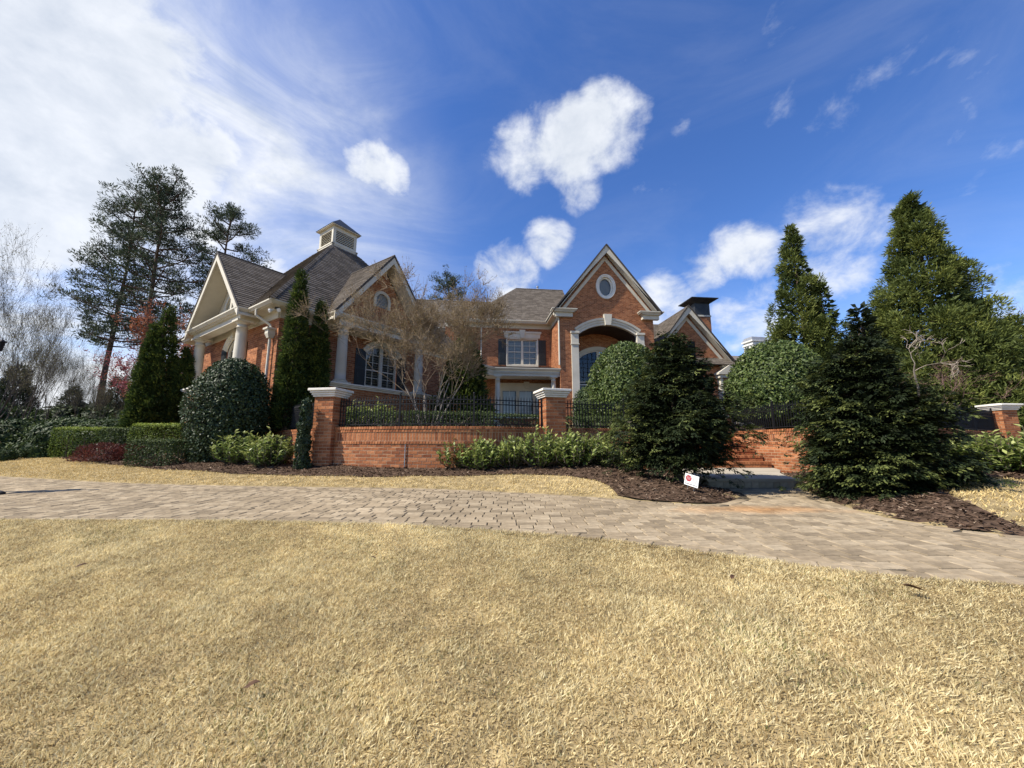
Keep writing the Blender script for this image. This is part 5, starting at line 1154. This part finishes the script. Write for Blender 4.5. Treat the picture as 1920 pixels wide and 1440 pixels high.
# planting on the terrace behind the fence
def at_t(u, y): x = (u - 960) / FPX * y; return (x, y, tz(x, y) - .03)
for i, (u, y, lx, h, lab) in enumerate(((720, 10.1, 2.4, .52, 'low clipped boxwood run behind the fence left of the crape myrtle'), (845, 9.9, 2.2, .50, 'low clipped boxwood run behind the fence under the crape myrtle'), (965, 10.5, 1.5, .46, 'low clipped boxwood run behind the fence near the second pillar'), (1110, 11.0, 1.9, .46, 'low clipped boxwood run behind the fence right of the second pillar'), (1838, 14.2, 2.6, .62, 'sunlit clipped hedge behind the fence near the end pillar'))):
    plant('boxwood_hedge', lab, 'hedge', at_t(u, y), box_hedge(70 + i, lx, .8, h, 4200, .038, 'boxwood' if i < 4 else 'hedge'), rot=(-.25, .05, .3, .1, .1)[i])
for i, (u, y, lab) in enumerate(((668, 11.2, 'yellow-tipped laurel behind the fence below the wing window'), (712, 11.6, 'small yellow-tipped laurel behind the fence near the myrtle stems'))):
    plant('cherry_laurel', lab, 'shrub', at_t(u, y), LP[i], None, i * 2., (1.0, 1.0, .95))
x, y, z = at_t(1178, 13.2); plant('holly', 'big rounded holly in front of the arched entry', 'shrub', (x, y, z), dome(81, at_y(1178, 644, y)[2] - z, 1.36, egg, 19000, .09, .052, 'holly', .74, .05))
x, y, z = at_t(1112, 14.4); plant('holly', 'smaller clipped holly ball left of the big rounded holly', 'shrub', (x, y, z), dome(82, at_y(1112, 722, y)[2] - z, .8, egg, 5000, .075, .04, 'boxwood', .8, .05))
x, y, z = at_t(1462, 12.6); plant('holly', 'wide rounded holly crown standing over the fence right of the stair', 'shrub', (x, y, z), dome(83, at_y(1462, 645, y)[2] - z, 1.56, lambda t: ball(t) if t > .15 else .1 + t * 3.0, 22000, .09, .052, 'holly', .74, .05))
x, y, z = at_t(868, 15.5); plant('evergreen_shrub', 'tall dark evergreen filling the corner left of the front porch', 'shrub', (x, y, z), tufty(84, at_y(868, 640, y)[2] - z, 1.2, lambda t: (1 - t) ** .5 * .9, 700, 20, .18, .06, .3, 'thuja', .6))
# multi-stem crape myrtle before the wing
def myrtle():
    rng = np.random.default_rng(91); tubes = []; tips = []
    for s in range(8):
        a = s / 8 * 6.28 + rng.uniform(-.3, .3); base = np.array([math.cos(a) * .13, math.sin(a) * .09, -.15]); d = unit(np.array([math.cos(a) * .46, math.sin(a) * .3, 1.0])); grow(rng, tubes, tips, base, d, 1.55, .030, 5, .50, .06, (2, 3), 4, .15, .74)
    big = [t for t in tubes if t[1][0] > .013]; small = [t for t in tubes if t[1][0] <= .013]
    T = np.array([t[0] for t in tips]); Dd = np.array([t[1] for t in tips]); n = len(T)
    Pb = []
    for p, d in zip(T, Dd):     # fine end twigs
        for k in range(12):
            e_ = p + unit(d + rng.normal(size=3) * .75 + np.array([0, 0, .3])) * rng.uniform(.18, .5); small.append(([p, e_], [.0034, .0018])); Pb.append(p + (e_ - p) * rng.uniform(.35, 1.02, (5, 1)))
    P = np.concatenate(Pb); nb = 1; n = len(P)
    return [('stems', tubes_mesh('stems', big), 'bark_pale'), ('twigs', tubes_mesh('twigs', small), 'twig'), ('buds', leaf_mesh('buds', P, rdir(n * nb, rng) + np.array([0, 0, .4]), rdir(n * nb, rng), rng.uniform(.5, 1.3, n * nb) * .034, .015, rng.random(n * nb), .2), 'bud')]
plant('crape_myrtle', 'leafless multi-stem crape myrtle with pale bark and tan twigs before the wing', 'tree', at_t(803, 11.4), myrtle(), rot=.0, scale=(1.02, .95, 1.14))
tick('conifers and trees o')
# conifers and trees on the right
def ced(u, y, top, rad, seed, label, nl=90, T=16, K=14, prof=None, z=None, mat_='cryptomeria', size=.18, rl=.62):
    x = at_y(u, top, y)[0]; z = tz(x, y) - .2 if z is None else z; h = at_y(u, top, y)[2] - z
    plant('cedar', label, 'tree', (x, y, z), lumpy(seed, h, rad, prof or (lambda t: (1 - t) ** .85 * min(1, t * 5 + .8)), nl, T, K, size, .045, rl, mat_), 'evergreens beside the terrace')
ced(1480, 19.5, 428, 1.9, 101, 'tall narrow cedar spire behind the round holly', 150, 24, 10)
ced(1536, 18.8, 520, 1.3, 102, 'shorter cedar shoulder leaning on the narrow spire', 60, 24, 10)
ced(1703, 16.5, 360, 2.7, 103, 'tallest broad cedar with golden-green tufts on the right', 240, 28, 10, lambda t: (1 - t) ** .9 * min(1, t * 5 + .8), rl=.72)
ced(1822, 16.2, 560, 1.7, 104, 'lower cedar in front of the tallest one, over the end pillar', 80, 24, 10)
ced(1895, 16.5, 600, 1.8, 105, 'dark low cedar beyond the end pillar', 70, 24, 10)
ced(1990, 19, 540, 2.6, 106, 'wide cedar at the far right edge of the terrace', 70, 24, 11)
ced(1640, 27, 545, 2.0, 107, 'bluish fir standing behind the cypress leader', 60, 14, 12, mat_='fir')
ced(1425, 34, 640, 2.0, 108, 'distant blue-green fir beside the right gable', 40, 12, 12, mat_='fir'); ced(1405, 30, 655, 1.2, 109, 'small dark conifer at the right gable foot', 40, 12, 10, mat_='fir')
x, y, z = at_t(1740, 12.6); plant('shrub_tree', 'brown-twigged leafless shrub spreading behind the broad cypress', 'tree', (x, y, z), bare_tree(111, 3.6, 6, 'bud', 'twig_red', .03, .62, .08, 3, .03, 4, (2, 3), .74, .32), scale=(1.1, 1.1, .9))
x, y, z = at_t(1560, 12.4); plant('shrub_tree', 'thin brown-twigged shrub between round holly and broad cypress', 'tree', (x, y, z), bare_tree(112, 3.5, 5, 'bud', 'twig_red', .025, .5, .1, 3, .05, 6, (2, 4), .72, .34))
x, y = 30, 24; plant('bare_tree', 'reddish-budded bare tree rising behind the tallest cedar', 'tree', (x, y, 1.8), bare_tree(113, 19, 6, 'pink', 'twig_red', .16, .42, .14, 1, .09, 2, (2, 4), .74, .3))
tick('wood on the left')
# wood on the left
PT = [pine_parts(s, 24, c, cr, n_) for s, c, cr, n_ in ((121, .38, .115, 46), (122, .36, .155, 70), (123, .58, .12, 34))]
for u, y, top, k, lab, rot in ((250, 36, 388, 0, 'slimmer tall pine left of the bushiest pine', .4), (316, 34, 358, 1, 'bushiest tall pine crowned against the clouds', 2.1), (430, 40, 405, 2, 'sparse pine top showing above the side porch gable', 1.0), (843, 52, 525, 2, 'pine tip peeping over the link roof ridge', 3.)):
    x = at_y(u, top, y)[0]; z = 1.4; h = at_y(u, top, y)[2] - z; plant('pine_tree', lab, 'tree', (x, y, z), PT[k], 'tall pines behind the house', rot, (h / 24 * 1.05, h / 24 * 1.05, h / 24))
BT = [bare_tree(131, 12, 6, 'spring', 'twig_grey', .06, .40, .16, 1, .06, 2), bare_tree(132, 12, 6, 'spring', 'twig_grey', .05, .40, .2, 2, .06, 2), bare_tree(133, 12, 6, None, 'twig_grey', .06, .36, .2, 1), bare_tree(134, 8, 6, 'rust', 'twig_red', .09, .55, .1, 2, .09, 6, (2, 4)), bare_tree(135, 7, 5, 'pink', 'twig_red', .06, .5, .1, 2, .085, 6)]
WOOD = [(-40, 19, 1.5, 0, .3), (30, 24, 1.6, 1, 2.), (95, 27, 1.3, 2, 4.), (140, 23, .9, 1, 1.), (165, 30, 1.1, 0, 3.), (240, 27, .85, 2, 2.), (60, 33, 1.5, 2, .5), (190, 26, .75, 1, 5.), (-130, 22, 1.5, 0, 1.5), (10, 16, .8, 1, 3.3), (330, 38, 1.2, 2, 1.1), (110, 20, .75, 0, 2.6), (260, 40, 1.1, 1, .1), (-60, 30, 1.6, 2, 2.2), (75, 22, 1.1, 1, 4.4), (215, 24, .7, 0, .9), (35, 28, 1.5, 0, 5.2), (130, 36, 1.2, 1, 3.9), (180, 22, .6, 1, 1.7), (250, 33, .8, 0, 2.9), (5, 21, 1.3, 0, 4.9)]
for i, (u, y, h, k, rot) in enumerate(WOOD):
    h *= .66
    x = (u - 960) / FPX * y; plant('bare_tree', ('single-stemmed budding tree in the wood beyond the hedges', 'forked budding tree in the wood beyond the hedges', 'fully bare leafless tree in the wood beyond the hedges')[k], 'tree', (x, y, float(H(x, y)) - .1), BT[k], 'bare trees in the wood beyond the hedges', rot, h)
for u, y, h, k, lab in ((350, 26, 1.65, 3, 'rust-leaved tree against the side porch gable'), (322, 25, 1.5, 4, 'pink-budded small tree beside the pine trunks'), (392, 31, 1.8, 3, 'russet tree behind the side porch roof'), (790, 40, 2.2, 4, 'reddish bare treetop over the link roof')):
    x = (u - 960) / FPX * y; plant('bare_tree', lab, 'tree', (x, y, 1.2), BT[k], None, u * .1, h)
UB = [dome(s, 2.6, 1.9, lambda x: (1 - x ** 2.2) ** .5, 2600, .22, .12, 'boxwood', .45, .2) for s in (141, 142)] + [tufty(143, 6.5, 1.7, lambda t: (1 - t) ** .7, 500, 24, .3, .07, .5, 'pine', .3)]
for i, (u, y, s, k) in enumerate(((-120, 24, 1.1, 0), (-30, 26, 1.2, 1), (50, 29, 1.1, 0), (120, 30, 1.2, 1), (190, 31, 1.2, 0), (255, 30, 1.1, 1), (330, 33, 1.3, 0), (-200, 22, 1.2, 1), (20, 38, 1.5, 1), (150, 40, 1.5, 0), (280, 42, 1.6, 1), (20, 31, 1.0, 2), (130, 34, .8, 2), (215, 37, 1.0, 2), (-70, 33, 1.2, 2), (290, 36, .9, 2))):
    x = (u - 960) / FPX * y; plant('evergreen_undergrowth' if k < 2 else 'young_pine', 'dark evergreen bush of the wood behind the shrub bed' if k < 2 else 'young pine standing in the undergrowth of the wood', 'bush' if k < 2 else 'tree', (x, y, float(H(x, y)) - .1), UB[k], 'evergreen bushes in the wood' if k < 2 else 'young pines in the wood', i * 1.3, s)
tick('far tree belt')
# far tree belt that reads as one mass
rng = np.random.default_rng(150); n = 18000; th = rng.uniform(-2.1, 2.1, n); rr = rng.uniform(70, 95, n); hh = (7 + 3 * np.sin(th * 9) + 2 * np.sin(th * 23 + 1)) * np.sqrt(rng.random(n)); P = np.stack([rr * np.sin(th), rr * np.cos(th), 1 + hh], 1)
o = link('distant_wood', leaf_mesh('distant_wood', P, rdir(n, rng), rdir(n, rng), rng.uniform(1., 2.2, n), 1.0, rng.random(n) * .7, .2), 'pine'); tag(o, 'distant belt of dark woodland closing the view behind the gardens', 'woodland', kind='stuff')

tick('neighbour')
# ------------------------------------------------------------------ neighbour house behind the trees
nb = thing('neighbour_house', 'pale neighbouring house with a white capped chimney mostly hidden behind cedars', 'house', (26, 42, 1.5)); NF = Fr((26, 42), az(80), az(170))
m = MB(); NF.box(m, -6, 8, -8, 0, 1, 8.2); normals_out(m.build('wall', 'stucco', nb))
m = MB(); m.add([NF.pt(-6.6, .6, 8.2), NF.pt(8.6, .6, 8.2), NF.pt(8.6, -8.6, 8.2), NF.pt(-6.6, -8.6, 8.2), NF.pt(-2, -4, 12.4), NF.pt(4, -4, 12.4)], [(0, 1, 5, 4), (1, 2, 5), (2, 3, 4, 5), (3, 0, 4), (3, 2, 1, 0)]); normals_out(m.build('roof', 'shingle', nb))
c = at_y(1416, 645, 38); KF = Fr((c[0], c[1]), az(80), az(170)); zt = at_y(1416, 645, 38)[2]
m = MB(); KF.box(m, -.85, .85, -.6, .6, 1.5, zt + .1); KF.box(m, -.92, .92, -.67, .67, zt - .25, zt - .12); KF.box(m, -.98, .98, -.72, .72, zt + .1001, zt + .25); normals_out(m.build('chimney', 'stucco', nb))
m = MB(); m.hexa([KF.pt(a, b, zt + .2501) for a, b in ((-.95, -.7), (.95, -.7), (.95, .7), (-.95, .7))], [KF.pt(a, b, zt + .62) for a, b in ((-.8, -.5), (.8, -.5), (.8, .5), (-.8, .5))]); normals_out(m.build('chimney_cap', 'grey_metal', nb))
for i in range(3): m = MB(); NF.box(m, -4 + i * 4, -2.6 + i * 4, .01, .06, 4.2, 6.4); w_ = normals_out(m.build('window', 'white_paint', nb)); m = MB(); NF.box(m, -3.9 + i * 4, -2.7 + i * 4, .061, .07, 4.3, 6.3); normals_out(m.build('pane', 'glass', w_))

# ------------------------------------------------------------------ yard sign
sp = gp(1294, 922); sg = thing('yard_sign', 'small white yard sign with a red octagon stuck in the mulch under the cypress', 'sign', tuple(sp)); se = unit(az(147)); sn = unit(np.cross(se, np.array([0, 0, 1.]))); sn = sn if sn[1] < 0 else -sn
SF = Fr((sp[0], sp[1]), se, sn); z0 = sp[2]
m = MB()
for s in (-.06, .06): m.tube([SF.pt(s, -.006, z0 - .06), SF.pt(s, -.006, z0 + .3)], .003, 6)
m.build('stake', 'grey_metal', sg)
m = MB(); SF.box(m, -.13, .13, -.002, .002, z0 + .10, z0 + .30); bd = normals_out(m.build('board', 'white_paint', sg))
m = MB(); SF.prism(m, [(-.055 + .058 * math.cos(R(22.5 + 45 * i)), z0 + .225 + .058 * math.sin(R(22.5 + 45 * i))) for i in range(8)], .0022, .0032); normals_out(m.build('octagon', 'sign_red', bd))
m = MB(); rr_ = random.Random(4)
def textrow(m, s0, s1, z, h, d):
    s = s0
    while s < s1 - .008: w = rr_.uniform(.006, .012); SF.box(m, s, s + w, d, d + .0006, z, z + h); s += w + .004
for k in range(3): textrow(m, -.09, -.02, z0 + .204 + k * .019, .005, .0034)
m.build('octagon_lettering', 'white_paint', bd)
m = MB()
for k in range(6): textrow(m, .02, .115, z0 + .165 + k * .02, .008, .0024)
textrow(m, -.115, .115, z0 + .12, .016, .0024); m.build('lettering', 'ink', bd)
sg.scale = (.86,) * 3; sg.rotation_euler = Matrix.Rotation(R(-12), 4, Vector(sn)).to_euler()

# ------------------------------------------------------------------ conduit on the wall, lamp post, passer-by's shoe
t = thing('conduit', 'thin grey conduit pipe standing against the bowed brick wall', 'pipe', (-2.35, 8.74, .9)); m = MB(); c = S1[np.argmin(abs(S1[:, 0] + 2.40))]; m.tube([(c[0], c[1] - .025, .85), (c[0], c[1] - .025, 1.50)], .011, 8); m.tube([(c[0], c[1] - .025, 1.18), (c[0], c[1] + .01, 1.18)], .016, 6); m.build('pipe', 'grey_metal', t)

def person():
    toe = at_z(7, 927, ZD); px, py = toe[0] - .80, toe[1] + .1; z = ZD
    t = thing('person', 'person in dark clothes striding along the pavers, one black shoe reaching forward', 'person', (px, py, z))
    V = []; E_ = []; Rr = []
    def v(x, y, zz, rx, ry=None, par=None):
        V.append((px + x, py + y, z + zz)); Rr.append((rx, ry or rx))
        if par is not None: E_.append((par, len(V) - 1))
        return len(V) - 1
    pel = v(-.02, 0, .94, .15, .12); sp = v(-.02, 0, 1.12, .14, .11, pel); chs = v(-.02, 0, 1.32, .17, .12, sp); nk = v(-.02, 0, 1.47, .065, .065, chs); v(-.0, 0, 1.56, .055, .055, nk)
    for sd_ in (-1, 1):
        k_ = 1 if sd_ < 0 else -1; hp = v(-.02, sd_ * .09, .86, .095, .095, pel); kn = v(.30 if k_ > 0 else .06, sd_ * .10, .50, .065, .065, hp); an = v(.60 if k_ > 0 else -.36, sd_ * .10, .12 if k_ > 0 else .2, .045, .045, kn); v(.63 if k_ > 0 else -.34, sd_ * .10, .07 if k_ > 0 else .14, .045, .045, an)
        sh = v(-.02, sd_ * .19, 1.40, .06, .06, chs); el = v(-.03, sd_ * .25, 1.12, .045, .045, sh); wr = v(.05, sd_ * .23, .88, .032, .032, el)
    me = bpy.data.meshes.new('body'); me.from_pydata(V, E_, []); o = link('body', me, 'black_cloth', t); sk = o.modifiers.new('skin', 'SKIN'); ly = me.skin_vertices[0] if me.skin_vertices else None
    if ly is None: o.data.attributes; bm = bmesh.new(); bm.from_mesh(me); bm.verts.layers.skin.verify(); bm.to_mesh(me); bm.free(); ly = me.skin_vertices[0]
    for i, r in enumerate(Rr): ly.data[i].radius = r
    ly.data[0].use_root = True; sb = o.modifiers.new('sub', 'SUBSURF'); sb.levels = 2; sb.render_levels = 2
    c = np.array([px + .015, py, z + 1.66]); m = MB(); prof = [(.02, -.125), (.052, -.115), (.066, -.08), (.074, -.03), (.079, .02), (.078, .06), (.064, .1), (.036, .122), (.006, .13)]
    m.lathe(c, prof, 16); m.hexa([c + np.array(q_) for q_ in ((.07, -.012, -.035), (.10, -.014, -.035), (.10, .014, -.035), (.07, .012, -.035))], [c + np.array(q_) for q_ in ((.07, -.006, .02), (.078, -.006, .02), (.078, .006, .02), (.07, .006, .02))])
    for sd_ in (-1, 1): m.lathe(c + np.array([0, sd_ * .079, -.03]), [(.004, -.03), (.018, -.015), (.02, .012), (.006, .03)], 8)
    m.build('head', 'skin', t, True)
    m = MB(); m.lathe(c + np.array([-.012, 0, .012]), [(.084, -.02), (.088, .03), (.084, .07), (.066, .11), (.03, .135), (.004, .14)], 16); m.build('hair', 'ink', t, True)
    for sd_ in (-1, 1):
        x0, y0 = px + (.63 if sd_ < 0 else -.33), py + sd_ * .10; z_up = 0 if sd_ < 0 else .06; m = MB(); secs = [(-.09, .030, .07), (-.05, .036, .085), (.02, .040, .08), (.09, .046, .06), (.14, .042, .048), (.17, .026, .036)]; n = 12; V2 = []
        for (xx, hw, hh) in secs: V2 += [(x0 + xx, y0 + hw * math.cos(w), z + .002 + z_up + max(0, hh * (.5 + .5 * math.sin(w)))) for w in np.linspace(0, 2 * math.pi, n, endpoint=False)]
        F2 = [(i * n + q_, i * n + (q_ + 1) % n, (i + 1) * n + (q_ + 1) % n, (i + 1) * n + q_) for i in range(len(secs) - 1) for q_ in range(n)] + [tuple(range(n)), tuple((len(secs) - 1) * n + q_ for q_ in range(n))]
        m.add(V2, F2); normals_out(m.build('shoe', 'black_cloth', t, True))
        hx, hy = px + .06, py + sd_ * .23; m = MB(); m.tube([(hx, hy, z + .90), (hx + .01, hy, z + .84), (hx + .015, hy, z + .80)], [.026, .036, .032], 8)
        for f_ in range(4): fx = hx + .035 - f_ * .018; m.tube([(fx, hy, z + .81), (fx + .004, hy - sd_ * .005, z + .76), (fx + .002, hy - sd_ * .018, z + (.735, .725, .728, .74)[f_])], [.009, .0085, .007], 6)
        m.tube([(hx + .03, hy, z + .85), (hx + .055, hy - sd_ * .008, z + .81), (hx + .056, hy - sd_ * .015, z + .785)], [.011, .0095, .008], 6); m.build('hand', 'skin', t, True)
person()
c = at_y(2, 648, 15.0); lx, ly_ = c[0], c[1]; lz = float(H(lx, ly_)); t = thing('street_lamp', 'black lantern street lamp with a slender post beyond the left shrubs', 'street lamp', (lx - .25, ly_, lz))
m = MB(); m.lathe((lx - .25, ly_, lz), [(.13, -.1), (.13, .25), (.08, .32), (.05, .5), (.042, c[2] - lz + .2), (.05, c[2] - lz + .25), (.01, c[2] - lz + .45)], 12); m.build('post', 'iron', t, True)
m = MB(); m.tube([(lx - .25, ly_, c[2] + .1), (lx - .12, ly_, c[2] + .36), (lx, ly_, c[2] + .33), (lx, ly_, c[2] + .24)], .014, 6); m.build('arm', 'iron', t)
m = MB(); m.lathe((lx, ly_, c[2]), [(.05, -.24), (.10, .12), (.14, .14), (.13, .17), (.05, .24), (.015, .26)], 8); m.build('lantern', 'iron', t)

tick('mulch beds')
# ------------------------------------------------------------------ mulch beds
edge = [gp(u, v)[:2] for u, v in ((-260, 862), (-120, 860), (0, 861), (60, 857), (120, 860), (150, 865), (200, 871), (280, 879), (400, 886), (480, 890), (640, 893), (800, 893), (900, 892), (980, 890), (1060, 893), (1120, 903), (1145, 915), (1158, 930))]
edge = catmull([(*p, 0) for p in edge], .2)[:, :2]
i0 = np.argmin(np.hypot(FAR_A[:, 0] - edge[-1][0], FAR_A[:, 1] - edge[-1][1]))
front = list(map(tuple, edge)) + [tuple(p) for p in FAR_A[i0 + 1:]] + [(3.7, 6.7), (3.68, 7.4), (3.85, 8.6), (4.2, 9.6), (4.65, 10.7)]
BED_L = front + [tuple(p[:2] + np.array([0, .1])) for p in S2[::-1] if p[1] < 10.9] + [tuple(p[:2] + np.array([0, .12])) for p in np.vstack([S0, S1])[::-1]] + [(-7.8, 12.3), (-13, 16), (-24, 22), (-34, 20)]
BED_R = [tuple(p) for p in FAR_B[1:] if p[0] < 7.2 and p[1] > 3.3] + [gp(1920, 992)[:2], gp(1880, 975)[:2], gp(1830, 950)[:2], gp(1780, 930)[:2], gp(1770, 905)[:2], gp(1800, 897)[:2], gp(1920, 900)[:2], (17.5, 8.2), (17.5, 13.0)] + [tuple(p[:2] + np.array([.1, .1])) for p in S3[::-1]] + [(7.2, 10.7), (6.82, 9.85), (6.12, 8.85), (5.64, 7.95)]
BED_R = [tuple(map(float, p)) for p in BED_R]
zm = lambda x, y: float(H(x, y)) + .014
sheet('mulch_bed', BED_L, 'mulch', zm, .25); sheet('mulch_bed', BED_R, 'mulch', zm, .25)
def scatter(poly, n, rng, box):
    x = rng.uniform(box[0], box[1], n); y = rng.uniform(box[2], box[3], n); k = in_poly(x, y, poly); return x[k], y[k]
def chips(poly, n, box, label, seed):
    rng = np.random.default_rng(seed); x, y = scatter(poly, n, rng, box); z = H(x, y) + .018; k = len(x); P = np.stack([x, y, z], 1); a = rng.uniform(0, 6.28, k); D = np.stack([np.cos(a), np.sin(a), rng.uniform(-.1, .5, k)], 1)
    L = rng.uniform(.02, .085, k); rnd = np.where(rng.random(k) < .1, rng.uniform(.6, 1, k), rng.uniform(0, .6, k))
    o = link('mulch_chips', leaf_mesh('mulch_chips', P, D, np.array([0, 0, 1.]) + rng.normal(size=(k, 3)) * .35, L, L * rng.uniform(.18, .5, k), rnd, .1), 'chip'); tag(o, label, 'mulch', kind='stuff')
chips(BED_L, 95000, (-14, 5, 5, 12), 'shredded brown bark mulch over the bed along the brick wall', 161); chips(BED_R, 42000, (3.5, 10, 3.3, 11), 'shredded brown bark mulch around the broad cypress', 162)

tick('dormant lawn')
# ------------------------------------------------------------------ dormant lawn
def blades(name, x, y, hmin, hmax, w, rng, label, material, seg3=True, comb=(.25, -.1), patch=1.):
    n = len(x); z = H(x, y) - .004; P = np.stack([x, y, z], 1)
    f1 = np.sin(x * 2.1 + 1.3 * np.sin(y * 1.7)) * np.cos(y * 2.6 + .8 * np.sin(x * 1.1)); f2 = np.sin(x * 7.3 + 2 * np.sin(y * 5.1)) * np.cos(y * 6.7 + np.sin(x * 4.3)); f3 = np.sin(x * 19 + 3 * np.sin(y * 13)) * np.cos(y * 17 + 2 * np.sin(x * 11))
    f4 = np.sin(x * 41 + 2 * np.sin(y * 29)) * np.cos(y * 37 + 2 * np.sin(x * 31)); hgt = rng.uniform(hmin, hmax, n) * (1 + .15 * f1 + .15 * f2 + .15 * f3 + .22 * f4)
    a = rng.uniform(0, 6.28, n); lean = rng.uniform(.15, .95, n); cx = comb[0] + .3 * f2 + .22 * f3; cy = comb[1] + .25 * f1 + .2 * np.sin(x * 9 - y * 7)
    D = np.stack([np.cos(a) * lean + cx, np.sin(a) * lean + cy, np.ones(n)], 1); D = unit(D)
    S = unit(np.cross(D, rng.normal(size=(n, 3)))) * (w * rng.uniform(.6, 1.3, n) / 2)[:, None]; h = hgt[:, None]
    mid = P + D * h * .5; bend = np.stack([np.cos(a), np.sin(a), -.35 * np.ones(n)], 1) * rng.uniform(.0, .7, n)[:, None]
    tip = mid + unit(D + bend) * h * .55
    V = np.stack([P, mid + S, tip, mid - S], 1).reshape(-1, 3); F = np.arange(4 * n).reshape(n, 4)
    r = np.clip(.5 + .12 * f1 + .10 * f2 + .12 * f3 + .14 * f4 + rng.normal(size=n) * .26, 0, 1); r = np.where(rng.random(n) < .05, rng.uniform(0, .15, n), r)
    o = link(name, np_mesh(name, V, F, r), material); tag(o, label, 'grass', kind='stuff'); return o
rng = np.random.default_rng(171)
def near_lawn():
    n = 1700000; x = rng.uniform(-9, 6.5, n); y = rng.uniform(-.2, 4.75, n); yn = np.interp(x, NEAR[:, 0], NEAR[:, 1]); k = (y < yn + .035) & (y > .9) & (np.abs(x) < 1.48 * (y + .55) + .2)
    x, y = x[k], y[k]; d = np.clip(2.9 / np.maximum(y, 1.2), .45, 1.); k = rng.random(len(x)) < d * .93; x, y = x[k], y[k]
    return x, y
x, y = near_lawn(); print('lawn blades', len(x))
wk = np.sin(x * 1.9 + 2 * np.sin(y * 1.3 + 1)) * np.cos(y * 2.3 + 1.7 * np.sin(x * .9)) + .5 * np.sin(x * 5.3 + y * 4.1); gm_ = (wk > .55) & (rng.random(len(x)) < .16 * np.clip(wk - .45, 0, 1)) | (rng.random(len(x)) < .008)
blades('lawn_green_grass', x[gm_], y[gm_], .018, .036, .0042, rng, 'sparse green blades waking in the dormant foreground lawn', 'green_grass'); x, y = x[~gm_], y[~gm_]
blades('lawn_grass', x, y, .018, .038, .0042, rng, 'tan dormant lawn grass in the foreground before the driveway', 'grass')
n = 60000; x = rng.uniform(-14, 9, n); y = rng.uniform(-3, 4.6, n); yn = np.interp(x, NEAR[:, 0], NEAR[:, 1]); k = (y < yn) & ~((y > .9) & (np.abs(x) < 1.48 * (y + .55) + .2)); blades('lawn_grass', x[k], y[k], .03, .06, .011, rng, 'tan dormant lawn grass at the outer sides of the foreground lawn', 'grass')
STRIP = [tuple(p) for p in edge] + [tuple(p) for p in FAR_A[:i0 + 1][::-1]]
x, y = scatter(STRIP, 200000, rng, (-18, 2.3, 5.8, 16)); blades('lawn_strip_grass', x, y, .03, .055, .010, rng, 'golden dormant grass strip between driveway and mulch bed', 'far_grass')
LAWN_R = [tuple(map(float, p)) for p in ([gp(1920, 992)[:2], gp(1880, 975)[:2], gp(1830, 950)[:2], gp(1780, 930)[:2], gp(1770, 905)[:2], gp(1800, 897)[:2], gp(1920, 900)[:2], (14, 8.2), (16, 6), (14, 3.7), (8, 3.6)])]
x, y = scatter(LAWN_R, 60000, rng, (4, 16, 3.4, 9)); blades('lawn_right_grass', x, y, .03, .055, .010, rng, 'pale dormant grass patch right of the broad cypress', 'far_grass')
tick('fallen leaves')
# fallen leaves on the lawn
for i, (u, v, s) in enumerate(((1716, 1123, .075), (470, 1312, .05), (700, 1060, .04), (1375, 880 + 220, .045), (150, 1075, .05))):
    p = gp(u, v); m = MB(); k = s; rr_ = random.Random(i); a = rr_.uniform(0, 3.1); ex = np.array([math.cos(a), math.sin(a), .15]); ey = np.array([-math.sin(a), math.cos(a), .25])
    pts = [(-1, 0, 0), (-.4, .42, .12), (.35, .36, .2), (1, 0, .05), (.35, -.38, .22), (-.4, -.45, .1)]; c = p + np.array([0, 0, .055])
    m.add([c + ex * a_ * k * .6 + ey * b_ * k * .6 + np.array([0, 0, z_ * k]) for a_, b_, z_ in pts], [(0, 1, 2, 3), (0, 3, 4, 5)])
    o = m.build('fallen_leaf', 'dry_leaf'); so_ = o.modifiers.new('s', 'SOLIDIFY'); so_.thickness = .001
    tag(o, 'single curled brown leaf lying on the dormant lawn', 'leaf', 'fallen leaves on the lawn')
